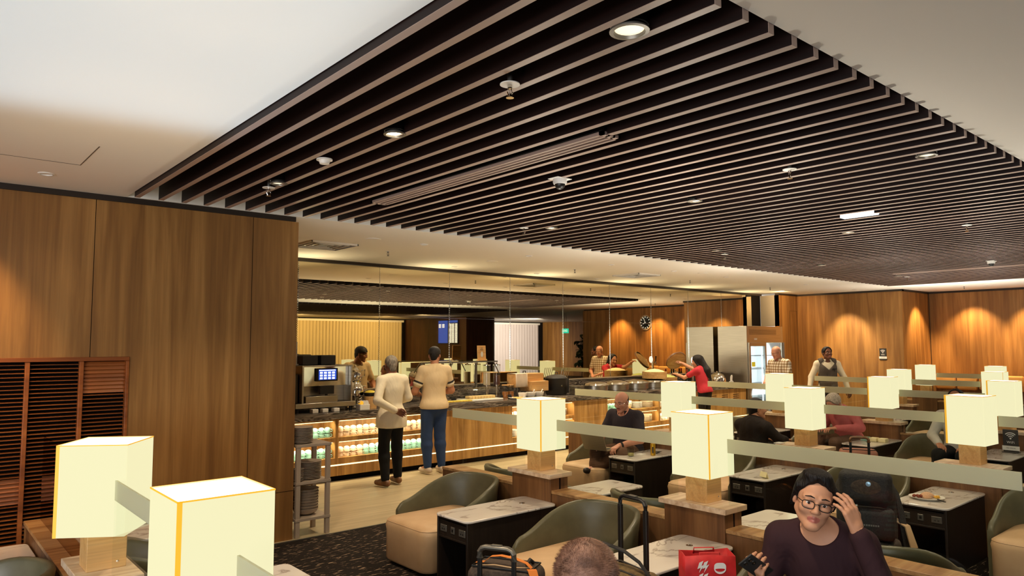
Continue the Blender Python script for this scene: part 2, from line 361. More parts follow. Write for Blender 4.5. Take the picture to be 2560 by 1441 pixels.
# ================================================================ SLATTED CEILINGS
t = thing('slatted_ceiling', 'dark brown timber slat ceiling recessed over the seating area', 'ceiling', (0, 0, 2.96))
me = None
for i in range(82):
    x = 1.381 + 0.175 * i
    if me is None:
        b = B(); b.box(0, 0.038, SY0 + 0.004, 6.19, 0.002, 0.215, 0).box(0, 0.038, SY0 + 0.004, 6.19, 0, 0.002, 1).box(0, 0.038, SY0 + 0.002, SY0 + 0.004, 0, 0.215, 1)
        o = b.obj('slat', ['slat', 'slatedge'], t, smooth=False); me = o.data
    else:
        o = bpy.data.objects.new('slat', me); COL.objects.link(o); o.parent = t
    o.location = (x, 0, 0)
t = thing('slatted_ceiling', 'dark timber slat ceiling seen only as a reflection in the mirror', 'ceiling', (0, 0, 2.96))
b = B()
for i in range(90):
    b.box(0.95 + 0.175 * i, 0.988 + 0.175 * i, -5.38, -0.57, 0, 0.2)
b.obj('slat_field', 'slat', t, smooth=False)

# ================================================================ CEILING FITTINGS
def pos(x, y): return 'left' if y / max(x, .1) > 1.15 else ('middle' if y / max(x, .1) > 0.62 else 'right')
def downlight(x, y, z, label, dim=False, e=0, spot=95, group=None, r=0.05, tgt=None):
    t = thing('downlight', label, 'ceiling light', (x, y, z), 0, group)
    B().lathe([(r * 1.25, 0), (r * 1.25, -0.006), (r * 1.0, -0.008), (r * 0.92, 0.012), (r * 1.2, 0.014)], 24, cap=False).obj('trim_ring', 'whitep' if z > 2.98 else 'grey', t)
    B().cyl((0, 0, 0), r * 0.92, 0.004, 0.008).obj('lamp', 'downdim' if dim else 'downlight', t)
    if z < 2.98: B().cyl((0, 0, 0), r * 1.1, 0.012, 0.12).obj('housing', 'black', t)
    if e:
        light('downlight_beam', 'SPOT', (x, y, z - 0.02), e, WARM, 0.05, tgt or (x, y, 0), spot, 0.8)
def sprinkler(x, y, z, label, group=None):
    t = thing('sprinkler', label, 'sprinkler', (x, y, z), 0, group)
    if z < 2.98:
        B().cyl((0, 0, 0), 0.045, 0.0, 0.004, 24).obj('escutcheon', 'whitep', t)
        B().cyl((0, 0, 0), 0.012, 0.004, 0.14, 10).obj('pipe', 'grey', t)
    else:
        B().cyl((0, 0, 0), 0.03, -0.004, 0.0, 20).obj('escutcheon', 'whitep', t)
    b = B().cyl((0, 0, 0), 0.011, -0.018, 0, 10)
    for s in (-1, 1): b.tube([(s * 0.008, 0, -0.018), (s * 0.015, 0, -0.035), (s * 0.006, 0, -0.056)], 0.003, 6)
    b.cyl((0, 0, 0), 0.018, -0.060, -0.057, 14).cyl((0, 0, 0), 0.003, -0.055, -0.02, 6)
    b.obj('head', 'chrome' if z < 2.98 else 'grey', t)
Z1 = 2.962
DL = [(2.0, 1.68, 1, 'large tilted downlight nearest the camera among the dark slats'), (2.03, 3.386, 0, 'brightly lit downlight between slats on the left of the slat ceiling'),
      (2.034, 4.99, 1, 'downlight beside a sprinkler at the far left corner of the slats'), (4.90, 3.434, 0, 'small lit downlight in the slats right of the dome camera'),
      (4.803, 1.653, 1, 'pale oval downlight near the right ceiling edge of the slats'), (4.955, 5.188, 0, 'small downlight near the far edge of the slats beside a sprinkler'),
      (7.573, 3.393, 0, 'small downlight in the slats just behind the emergency light'), (7.809, 5.149, 0, 'small downlight at the far slat edge beyond the centre sprinkler'),
      (10.494, 5.114, 0, 'small downlight near the far corner of the slats, before the last'), (13.265, 5.092, 0, 'farthest small downlight near the far corner of the slat ceiling')]
for k, (x, y, dim, lab) in enumerate(DL):
    downlight(x + 0.02, y, Z1, lab, bool(dim), 85, 115, 'downlights in the slat ceiling', 0.06 if k == 0 else 0.05)
CL = [(0.747, 5.902, 'lone downlight in the white ceiling above the left oak wall'), (4.806, 7.24, ''), (6.561, 7.294, ''), (8.281, 7.318, ''), (9.841, 7.309, ''), (11.488, 7.378, ''), (12.912, 7.317, ''), (14.307, 7.301, ''), (16.353, 7.216, '')]
for k, (x, y, lab) in enumerate(CL):
    downlight(x, y, 3.0, lab or f'small downlight, {ORD[k - 1]} from the left along the buffet aisle ceiling', False, 130 if k else 8, 115, None if k == 0 else 'aisle downlights in the white ceiling', 0.04)
for k, (x, y) in enumerate(((6.594, 9.065), (8.335, 9.063), (9.889, 9.088), (11.371, 9.031), (14.373, 9.105))):
    downlight(x, y, 3.0, f'small downlight over the buffet counter, {ORD[k]} from the left beside the mirror', False, 110, 130, 'downlights over the buffet counter', 0.04)
for k, (x, y, lab) in enumerate(((2.03, 2.378, 'sprinkler with white plate nearest the camera in the slat ceiling'), (2.046, 5.153, 'sprinkler beside the left corner downlight of the slat ceiling'), (4.485, 2.375, 'sprinkler with white plate at right centre of the slat ceiling'), (4.737, 5.336, 'small sprinkler near the far left edge of the slats'), (7.999, 2.408, 'small sprinkler at the far right of the slat ceiling'), (8.182, 5.264, 'small sprinkler at the centre far edge of the slats'), (13.556, 5.051, 'farthest tiny sprinkler beside the last slat ceiling downlight'))):
    sprinkler(x, y, Z1 - 0.01, lab, 'sprinklers in the slat ceiling')
for k, (x, y) in enumerate(((4.824, 8.109), (8.362, 8.176), (11.535, 8.198), (14.415, 8.173))):
    sprinkler(x, y, 3.0, f'sprinkler in the white buffet ceiling, {ORD[k]} from the left', 'sprinklers in the buffet ceiling')
sprinkler(17.408, 5.353, 3.0, 'sprinkler in the white strip beside the far right oak wall')
for k, (x, y, lab) in enumerate(((4.114, 7.247, 'round ceiling speaker nearest the left wall corner'), (6.595, 8.14, 'round ceiling speaker above the middle of the buffet'), (10.574, 7.247, 'round ceiling speaker farther along the buffet aisle'), (17.356, 4.854, 'round ceiling speaker before the far right oak wall'))):
    t = thing('ceiling_speaker', lab, 'speaker', (x, y, 3.0), 0, 'ceiling speakers')
    B().lathe([(0.09, 0), (0.09, -0.006), (0.075, -0.008), (0.0, -0.004)], 24).obj('grille', 'white', t)
for x, y, s, lab in ((3.9, 8.05, 0.30, 'square air diffuser beside the left wall corner over the buffet'), (9.9, 8.16, 0.30, 'square air diffuser above the middle of the buffet counter')):
    t = thing('air_diffuser', lab, 'vent', (x, y, 3.0), 0, 'square air diffusers')
    b = B()
    for q in range(4):
        a = s - q * 0.07
        for (x0, x1, y0, y1) in ((-a, a, a - 0.012, a), (-a, a, -a, -a + 0.012), (-a, -a + 0.012, -a, a), (a - 0.012, a, -a, a)):
            b.box(x0, x1, y0, y1, -0.022 + 0.003 * q, 0)
    b.obj('louvers', 'white', t, smooth=False); B().box(-s + .01, s - .01, -s + .01, s - .01, -0.004, 0.001).obj('backing', 'grey', t, smooth=False)
for x0, y0, x1, y1, lab in ((2.93, 2.63, 3.06, 5.2, 'long bronze linear air vent hanging among the dark slats'), (12.8, 2.4, 12.95, 5.0, 'distant linear air vent near the far end of the slats')):
    t = thing('linear_vent', lab, 'vent', (0, 0, 2.955))
    b = B()
    for q in range(4):
        xx = x0 + (x1 - x0) * q / 3.0
        b.box(xx - 0.008, xx + 0.008, y0, y1, 0, 0.02)
    b.box(x0 - .008, x1 + .008, y0, y0 + .03, 0, 0.02).box(x0 - .008, x1 + .008, y1 - .03, y1, 0, 0.02)
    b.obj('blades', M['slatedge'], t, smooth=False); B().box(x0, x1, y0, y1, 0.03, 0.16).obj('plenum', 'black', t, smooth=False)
for x, y, lab in ((3.52, 3.58, 'white dome security camera in the middle of the slat ceiling'), (11.9, 3.298, 'tiny white dome camera at the far right of the slats')):
    t = thing('dome_camera', lab, 'camera', (x, y, 2.962), 0, 'dome cameras')
    B().box(-0.07, 0.07, -0.05, 0.05, -0.004, 0).lathe([(0.05, -0.004), (0.05, -0.03), (0.044, -0.04), (0.0, -0.04)], 24).obj('housing', 'whitep', t)
    B().ball((0, 0, -0.04), 0.038, n=20).obj('dome', 'blackp', t)
t = thing('smoke_detector', 'small white smoke detector between the left slats', 'detector', (2.0, 4.146, 2.962))
B().cyl((0, 0, 0), 0.05, -0.008, 0).lathe([(0.035, -0.008), (0.03, -0.03), (0.0, -0.034)], 20).obj('body', 'whitep', t)
t = thing('emergency_light', 'white rectangular emergency light among the far slats', 'ceiling light', (6.68, 2.878, 2.955))
B().rbox(-0.05, 0.05, -0.16, 0.16, 0, 0.05, 0.01).obj('body', 'emwhite', t)
struct(B().box(0.0, 0.885, 5.474, 5.48, 2.9985, 3.0).box(0.882, 0.888, 4.88, 5.48, 2.9985, 3.0).obj('trim_6', 'grey', smooth=False))
# wall washers for the oak walls
for (x, y, z, tx, ty, tz, e, sp) in ((0.25, 5.95, 2.97, 0.1, 6.47, 1.2, 110, 80), (-0.9, 5.9, 2.97, -0.9, 6.47, 1.2, 150, 90), (16.5, 7.75, 2.97, 17.2, 7.75, 1.4, 190, 66), (17.9, 6.05, 2.97, 18.1, 6.6, 1.3, 230, 75), (18.2, 4.4, 2.97, 18.85, 4.4, 1.2, 190, 80), (18.2, 2.8, 2.97, 18.85, 2.8, 1.2, 200, 80), (18.2, 5.6, 2.97, 18.85, 5.6, 1.2, 190, 80), (15.6, 8.55, 2.97, 16.3, 9.2, 2.4, 90, 130)):
    light('wall_washer', 'SPOT', (x, y, z), e, (1.0, 0.80, 0.50) if x == 16.5 else (1.0, 0.66, 0.32), 0.04, (tx, ty, tz), sp, 0.7)

# ================================================================ MIRROR WALL
t = thing('mirror_wall', 'bronze tinted mirror wall of tall panels behind the buffet', 'mirror', (0, 9.5, 0))
for k in range(10):
    x0 = 2.87 if k == 0 else 4.222 + 1.293 * (k - 1); x1 = min(4.222 + 1.293 * k, 16.26)
    B().box(x0 + 0.003, x1 - 0.003, 0, 0.012, 1.10, 2.203).obj('mirror_panel', 'mirror', t, smooth=False)
    B().box(x0 + 0.003, x1 - 0.003, 0, 0.012, 2.209, 2.955).obj('mirror_panel', 'mirror', t, smooth=False)
    b = B(); z = 1.10
    while z < 2.95 and k < 9:
        b.box(x1 - 0.006, x1 + 0.006, -0.008, 0, z, z + 0.016); z += 0.03
    if k < 9: b.obj('beaded_strip', 'chrome', t, smooth=False)
B().box(2.87, 16.26, -0.004, 0.006, 2.203, 2.209).obj('joint_strip', 'chrome', t, smooth=False)
struct(B().box(16.27, 16.30, 9.02, 9.5, 2.2, 2.955).obj('wall_back.001', 'steelsoft', smooth=False))

# things the mirror shows from the rear zone
t = thing('flight_screen', 'blue flight information screen on the dark wall, seen in the mirror', 'screen', (18.96, -7.52, 0))
B().box(-0.03, 0.03, -0.77, 0.75, 1.78, 2.86).obj('frame', 'blackp', t, smooth=False)
B().box(-0.034, -0.03, -0.75, -0.03, 1.82, 2.72).obj('left_panel', 'screenblue', t, smooth=False)
B().box(-0.034, -0.03, -0.75, -0.03, 2.73, 2.83).box(-0.034, -0.03, 0.05, 0.72, 2.73, 2.83).obj('title_bar', M['screenblue'], t, smooth=False)
b = B()
for i in range(14):
    for (y0, y1) in ((0.08, 0.26), (0.30, 0.46), (0.54, 0.70)):
        b.box(-0.036, -0.03, y0, y1, 1.84 + i * 0.062, 1.876 + i * 0.062)
for i in range(3): b.box(-0.037, -0.034, -0.72, -0.55, 2.52 + .06 * i, 2.555 + .06 * i).box(-0.037, -0.034, -0.45, -0.28, 2.52 + .06 * i, 2.555 + .06 * i)
b.obj('text_rows', 'emwhite', t, smooth=False)
t = thing('exit_sign', 'small green lit exit sign hanging near the plant in the mirror', 'sign', (20.0, -1.1, 2.28))
B().box(-0.02, 0.02, -0.16, 0.16, -0.09, 0.09).obj('panel', 'green', t, smooth=False)
B().box(-0.006, 0.006, -0.05, -0.038, 0.09, 0.72).box(-0.006, 0.006, 0.038, 0.05, 0.09, 0.72).obj('hanger', 'grey', t, smooth=False)
lettering('EXIT', 0.12, frame_mx((-0.022, 0, 0), (0, -1, 0), (0, 0, 1)), 'emwhite', t)
t = thing('wall_clock', 'round dark wall clock with pale rim reflected in the mirror', 'clock', (X3 - 0.03, 3.87, 2.47))
mx = Matrix.Rotation(-PI / 2, 4, 'Y')
B().lathe([(0.25, -0.03), (0.25, 0.0), (0.21, 0.0), (0.21, -0.03), (0.25, -0.03)], 40, mx=mx, cap=False).obj('rim', 'standpaint', t)
B().lathe([(0.215, -0.03), (0.215, -0.012), (0, -0.012)], 40, mx=mx).obj('face', 'blackp', t)
b = B()
for k in range(12):
    r = Matrix.Rotation(k * PI / 6, 4, 'X'); b.box(-0.004 + 0.012, 0.013, -0.008, 0.008, 0.16, 0.2, mx=Matrix.Translation((-0.02, 0, 0)) @ r)
b.box(-0.013, -0.011, -0.006, 0.006, -0.02, 0.11, mx=Matrix.Rotation(2.0, 4, 'X')).box(-0.015, -0.013, -0.005, 0.005, -0.02, 0.16, mx=Matrix.Rotation(0.4, 4, 'X'))
b.obj('markings', 'emwhite', t, smooth=False)
t = thing('fiddle_leaf_plant', 'tall dark leafy potted plant reflected near the exit sign', 'plant', (19.9, -0.15, 0))
B().lathe([(0.16, 0), (0.2, 0.4), (0.18, 0.4), (0.17, 0.36), (0, 0.36)], 20).obj('pot', 'darkgrey', t)
B().tube([(0, 0, 0.35), (0.03, 0.02, 1.0), (-0.02, 0.0, 1.9)], 0.018, 8).tube([(0.02, 0.02, 0.9), (0.1, 0.15, 1.3), (0.15, 0.2, 1.7)], 0.012, 6).obj('stem', 'trim', t)
b = B()
for k in range(34):
    h = rnd.uniform(1.0, 2.05); a = rnd.uniform(0, 2 * PI); el = rnd.uniform(-0.5, 0.7); L = rnd.uniform(0.22, 0.34)
    mx = Matrix.Translation((rnd.uniform(-.05, .1), rnd.uniform(-.05, .12), h)) @ Matrix.Rotation(a, 4, 'Z') @ Matrix.Rotation(-el, 4, 'Y')
    vs = []; fs = []
    for i in range(7):
        u = i / 6; wd = L * 0.42 * math.sin(PI * min(1, u * 0.9 + 0.05)) ** 0.7; zz = 0.12 * L * math.sin(PI * u) - 0.25 * L * u * u
        vs += [(0.04 + L * u, -wd, zz + 0.03), (0.04 + L * u, 0, zz), (0.04 + L * u, wd, zz + 0.03)]
        if i: o = 3 * i; fs += [(o - 3, o - 2, o + 1, o), (o - 2, o - 1, o + 2, o + 1)]
    b.add(vs, fs, 0, mx)
b.obj('leaves', 'leaf', t)

light('blind_washer', 'SPOT', (12.5, -8.6, 2.95), 420, (1.0, 0.72, 0.34), 0.1, (12.5, -11.2, 1.8), 150, 0.6)
light('blind_washer', 'SPOT', (16.6, -8.6, 2.95), 420, (1.0, 0.72, 0.34), 0.1, (16.6, -11.2, 1.8), 150, 0.6)
light('blind_fill_spot', 'SPOT', (23.5, -6.5, 2.9), 1800, (0.90, 0.90, 1.0), 0.1, (24.0, -11.2, 1.4), 120, 0.6)  # added room-side spot standing in for daylight through the pale blinds
light('rear_fill_spot', 'SPOT', (25.5, -3.0, 2.9), 260, (1.0, 0.75, 0.45), 0.1, (28.5, -3.5, 1.4), 120, 0.6)  # added spot brightening the oak end wall seen in the mirror
light('rear_fill_spot', 'SPOT', (16.5, -6.0, 2.9), 160, (1.0, 0.78, 0.5), 0.1, (19.0, -8.0, 1.6), 110, 0.6)  # added spot brightening the dark wall behind the flight screen
for k in range(6):
    light('mirror_uplight_fill', 'SPOT', (4.2 + 2.2 * k, 9.25, 2.45), 16, (1.0, 0.80, 0.45), 0.03, (4.2 + 2.2 * k, 9.0, 3.2), 165, 1.0)  # added unseen upward spots standing in for light bounced onto the buffet ceiling
# ================================================================ SEATING ROWS
ROWN = ['left foreground partition', 'first glass partition', 'second glass partition', 'third glass partition', 'fourth glass partition', 'farthest partition']

def partition(k, xb, lamps, y0, y1, ends, lab):
    """low walnut wall with lamp pedestals; ends: list of glass spans (ya, yb)"""
    t = thing('partition', lab, 'partition', (xb, 0, 0), 0, 'low seating partitions')
    B().box(0.045, 0.21, y0, y1, 0, 0.595).obj('low_wall', 'rowwood', t, bevel=0.002)
    B().box(0.04, 0.215, y0 - .003, y1 + .003, 0.596, 0.62).obj('wall_cap', 'capwood', t, bevel=0.002)
    for y in lamps:
        p = B().box(0.03, 0.225, y - 0.235, y + 0.235, 0, 0.714).obj('pedestal', 'rowwood', t, bevel=0.002)
        B().box(0, 0.25, y - 0.262, y + 0.262, 0.715, 0.75).obj('pedestal_top', 'boardwood', p, bevel=0.003)
        B().box(0.128, 0.142, y - 0.2365, y - 0.2352, 0.62, 0.714).obj('slot', 'black', p, smooth=False)
def screen_panel(k, xb, ya, yb, lamps, lab):
    t = thing('glass_screen', lab, 'glass screen', (xb + 0.135, 0, 0), 0, 'glass screens with frosted bands')
    pts = [(ya, 1.172), (ya, 0.75)]
    zb = []
    def z_at(y): return 0.751 if any(abs(y - l) < 0.262 for l in lamps) else 0.621
    ys = sorted([ya, yb] + [l + s * 0.263 for l in lamps for s in (-1, 1) if ya < l + s * 0.263 < yb])
    low = []
    for i in range(len(ys) - 1):
        z = z_at((ys[i] + ys[i + 1]) / 2); low += [(ys[i], z), (ys[i + 1], z)]
    top = 1.172 if 'brown' in lab else 1.084
    poly = low + [(yb, top), (ya, top)]
    B().prism(poly, -0.004, 0.004, axis='x').obj('pane', 'brownreflect' if 'brown' in lab else 'glass', t, smooth=False)
    if 'brown' not in lab: B().box(-0.0045, 0.0045, ya, yb, 1.085, 1.174).obj('frosted_band', 'frost', t, smooth=False)

def k_row0(l): return l[0] < 1.2
def build_lamp(lab, loc, rot=0.0, seam=0, group='square table lamps on the partitions', w=0.29, real=1):
    t = thing('table_lamp', lab, 'lamp', loc, 0, group)
    B().box(-0.083, 0.083, -0.083, 0.083, 0, 0.166).obj('lamp_base', 'maple', t, bevel=0.002)
    B().lathe([(0.004, 0), (0.006, 0.004), (0.0, 0.008)], 10, mx=Matrix.Translation((0.045, -0.083, 0.03)) @ Matrix.Rotation(PI / 2, 4, 'X')).obj('switch', 'chrome', t)
    h = w / 2; z0, z1 = 0.17, 0.586; R = Matrix.Rotation(rot, 4, 'Z')
    b = B()
    for (x0, x1, y0, y1) in ((-h, h, -h, -h + .003), (-h, h, h - .003, h), (-h, -h + .003, -h, h), (h - .003, h, -h, h)):
        b.box(x0, x1, y0, y1, z0, z1, mx=R)
    sh = b.obj('lamp_shade', 'shade', t, smooth=False)
    B().box(-h + .004, h - .004, -h + .004, h - .004, z1 - 0.008, z1 - 0.004, mx=R).obj('top_diffuser', 'diffuser', t, smooth=False)
    B().box(-h + .004, h - .004, -h + .004, h - .004, z0 + 0.004, z0 + 0.007, mx=R).obj('bottom_diffuser', 'shade', t, smooth=False)
    e = 0.0012; b = B()
    for (x0, x1, y0, y1) in ((-h - e, h + e, -h - e, -h), (-h - e, h + e, h, h + e), (-h - e, -h, -h, h), (h, h + e, -h, h)):
        b.box(x0, x1, y0, y1, z1 - 0.004, z1 + 0.001, mx=R)
    b.obj('top_rim', 'gold', sh, smooth=False)
    if seam:
        b = B()
        if seam == 1: b.box(-h - e, -h + 0.014, -h - e, -h, z0, z1, mx=R)            # front corner, turned to the camera
        if seam == 2: b.box(-h - e, -h, h - 0.014, h + e, z0, z1, mx=R)               # far-left corner
        if seam == 3: b.box(-h - e, -h + 0.014, -h - e, -h, z0, z1, mx=R)
        if seam == 4: b.box(-h - e, -h + .02, -h - e, -h, z0, z1, mx=R).box(-h - e, -h, -h, -h + 0.006, z0, z1, mx=R)
        b.obj('seam_tape', 'gold', sh, smooth=False)
    if real:
        o = light('lamp_uplight', 'SPOT', (loc[0], loc[1], loc[2] + z1 + 0.02), 27 if k_row0(loc) else 120, (1.0, 0.72, 0.42) if k_row0(loc) else (1.0, 0.93, 0.80), 0.12, (loc[0], loc[1], 5), 165, 1.0)
    return t

XB = [0.67, 4.01, 7.01, 10.0, 13.0, 16.0]
LY = [[3.935, 2.422], [4.48, 2.885], [5.29, 3.71, 2.2], [5.65, 4.15, 2.75], [5.10, 3.68], [5.75, 4.5]]
LY[2].append(0.68); LY[3] += [1.25, -0.25]; LY[4] += [2.2, 0.72]
partition(0, XB[0], LY[0], 0.6, 5.86, None, 'walnut low partition in the left foreground carrying two glowing lamps')
partition(1, XB[1], LY[1], 1.05, 5.76, None, 'walnut low partition across the centre foreground with two lamps')
partition(2, XB[2], LY[2], 0.3, 7.05, None, 'second walnut low partition behind the man with the laptop')
partition(3, XB[3], LY[3], -0.7, 6.93, None, 'third walnut low partition behind the grey-haired person in pink')
partition(4, XB[4], LY[4], 0.3, 6.65, None, 'fourth walnut low partition in front of the waiter')
partition(5, XB[5], LY[5], 2.4, 6.3, None, 'farthest low walnut partition before the orange-lit oak wall')
PAN = [(0, 3.74 + .4, 5.85, 'brown-tinted looking glass screen between the louvres and left foreground lamp'), (0, 2.62, 3.755, 'glass screen with frosted band between the two left foreground lamps'), (0, 0.9, 2.19, 'glass screen rising in front of the nearest lamp'),
       (1, 4.667, 5.722, 'glass screen ending in front of the oak counter, left of the centre lamp'), (1, 3.08, 4.272, 'glass screen in front of the man with the laptop'), (1, 1.07, 2.682, 'long glass screen running right across the backpack and plate'),
       (2, 5.5, 7.0, 'glass screen crossing the counter shelves above the man with the laptop'), (2, 3.92, 5.09, 'glass screen above the dark-haired man seen from behind'), (2, 2.41, 3.5, 'glass screen between the second and third lamps of the second partition'), (2, 0.89, 1.99, 'glass screen running out of frame above the right edge chair'),
       (3, 5.85, 6.9, 'glass screen in front of the bar fridge on the third partition'), (3, 4.36, 5.44, 'glass screen above the grey-haired person on the third partition'), (3, 2.95, 3.94, 'glass screen left of the right edge lamp on the third partition'),
       (4, 5.3, 6.6, 'glass screen in front of the waiter'), (4, 3.88, 4.9, 'glass screen between the two lamps of the fourth partition'),
       (5, 4.7, 5.54, 'small distant glass screen on the farthest partition')]
for k, ya, yb, lab in PAN:
    screen_panel(k, XB[k], ya, yb, LY[k], lab)
LAMPS = [(0, 0, 'glowing square lamp turned askew at far left in front of the louvres', -0.6, 1, 0.31), (0, 1, 'largest glowing square lamp nearest the camera', 0.0, 1, 0.295),
         (1, 0, 'glowing square lamp on the first partition in front of the buffet counter', 0.0, 1, 0.29), (1, 1, 'big glowing square lamp near the picture centre beside the woman', 0.0, 1, 0.29),
         (2, 0, 'pale glowing lamp directly behind the big centre lamp', 0.0, 0, 0.29), (2, 1, 'glowing square lamp right of the dark-haired seated man', 0.0, 0, 0.29), (2, 2, 'large glowing lamp with yellow left edge above the plate of food', -0.05, 2, 0.30),
         (3, 0, 'glowing lamp in front of the man in the plaid shirt', 0.0, 0, 0.29), (3, 1, 'glowing lamp with yellow left edge right of the grey-haired person', 0.05, 2, 0.29), (3, 2, 'glowing lamp at the right picture edge above the wireless sign', 0.0, 2, 0.29),
         (4, 0, 'small glowing lamp on the fourth partition before the orange wall corner', 0.0, 0, 0.29), (4, 1, 'small glowing lamp second on the fourth partition near the right edge', 0.0, 1, 0.29),
         (5, 0, 'small distant lamp left of the tan cushions', 0.0, 0, 0.29), (5, 1, 'small distant lamp at the far right edge by the oak wall', 0.0, 0, 0.29)]
LAMPS += [(2, 3, 'lamp on the second partition just beyond the right picture edge', 0, 0, 0.29), (3, 3, 'lamp on the third partition beyond the right picture edge, nearer one', 0, 0, 0.29), (3, 4, 'lamp on the third partition farthest beyond the right picture edge', 0, 0, 0.29), (4, 2, 'lamp on the fourth partition beyond the right picture edge, nearer one', 0, 0, 0.29), (4, 3, 'lamp on the fourth partition farthest beyond the right picture edge', 0, 0, 0.29)]
for k, i, lab, rot, seam, wd in LAMPS:
    dx = 0.155 if k == 1 else 0.14
    build_lamp(lab, (XB[k] + (0.13 if k == 0 else 0.15), LY[k][i], 0.75), rot, seam, w=wd)

# ---- side tables
def rounded_rect(x0, x1, y0, y1, r, n=5):
    pts = []
    for cx, cy, a0 in ((x1 - r, y1 - r, 0), (x0 + r, y1 - r, PI / 2), (x0 + r, y0 + r, PI), (x1 - r, y0 + r, 1.5 * PI)):
        pts += [(cx + r * math.cos(a0 + PI / 2 * i / n), cy + r * math.sin(a0 + PI / 2 * i / n)) for i in range(n + 1)]
    return pts
def build_table(lab, loc, rz):
    """local: front end at x=-0.45, wall end at x=+0.45"""
    t = thing('side_table', lab, 'table', loc, rz, 'marble side tables between the chairs')
    B().prism(rounded_rect(-0.45, 0.45, -0.205, 0.205, 0.05), 0.512, 0.53).obj('tabletop', 'marble', t, bevel=0.005)
    b = B().box(-0.435, 0.44, -0.188, -0.170, 0, 0.511).box(-0.435, 0.44, 0.170, 0.188, 0, 0.511).box(0.42, 0.44, -0.170, 0.170, 0, 0.511).box(-0.435, 0.42, -0.170, 0.170, 0, 0.03).box(-0.43, 0.42, -0.170, 0.170, 0.36, 0.375).box(-0.425, -0.405, -0.170, 0.170, 0.375, 0.485).box(-.43, -.41, -.170, .170, .496, .511)
    b.obj('cabinet', 'blackwood', t, bevel=0.002)
    for y, w in ((0.115, 0.038), (0.0, 0.022), (-0.115, 0.038)):
        p = B().rbox(-0.430, -0.424, y - w, y + w, 0.405, 0.455, 0.0025, seg=1).obj('outlet_plate', 'grey', t)
        b = B()
        if w > 0.03:
            for q in (-0.012, 0.012): b.box(-0.4315, -0.430, y + q - .006, y + q - .002, 0.42, 0.43).box(-0.4315, -0.430, y + q + .001, y + q + .005, 0.42, 0.43)
            b.box(-0.4315, -0.430, y - .010, y + .010, 0.44, 0.442)
        else: b.box(-0.4315, -0.430, y - 0.009, y + .009, 0.42, 0.44)
        b.obj('socket', 'blackp', p, smooth=False)
    B().lathe([(0.022, 0.530), (0.022, 0.533), (0.014, 0.5335), (0.012, 0.531), (0.0, 0.531)], 20, c=(0.25, 0, 0)).obj('cable_grommet', 'chrome', t)
    return t
TAB = [(0, 0, -1, 5.40, 'marble side table at the bottom left corner beside the shutter'), (0, 0, 1, 3.9, 'marble side table peeking out right of the nearest lamp'), (0, 0, 1, 5.42, 'warm-lit side table behind the left foreground lamp'),
       (1, 0, -1, 4.37, 'marble side table with outlets left of the olive chair in the centre'), (1, 1, -1, 2.78, 'marble side table behind the tall black suitcase handle'), (1, 0, 1, 4.38, 'small visible marble tabletop right of the centre lamp pedestal'), (1, 1, 1, 2.78, 'marble tabletop directly left of the smiling woman'),
       (2, 0, -1, 5.33, 'marble side table with drink can beside the man with laptop'), (2, 1, -1, 3.79, 'marble side table with outlets between the big lamp and the woman'), (2, 2, -1, 2.28, 'marble side table holding the plate of food'),
       (2, 0, 1, 5.32, 'marble side table behind the lamp of the laptop man'), (2, 1, 1, 3.70, 'marble side table beyond the lamp of the second partition'),
       (3, 0, -1, 5.62, 'marble side table in front of the dark-haired seated man'), (3, 1, -1, 4.08, 'marble side table behind the brown suitcase handle'), (3, 2, -1, 2.66, 'marble side table carrying the black wireless sign'),
       (4, 0, -1, 5.05, 'distant marble side table on the near side of the fourth partition'), (4, 1, -1, 3.65, 'distant marble side table close to the right picture edge')]
tproto = None
for k, i, side, y, lab in TAB:
    loc = (XB[k] + (-0.415 if side < 0 else 0.675), y, 0); rz = 0 if side < 0 else PI
    if tproto is None: tproto = build_table(lab, loc, rz)
    else: dup(tproto, loc, rz, lab)

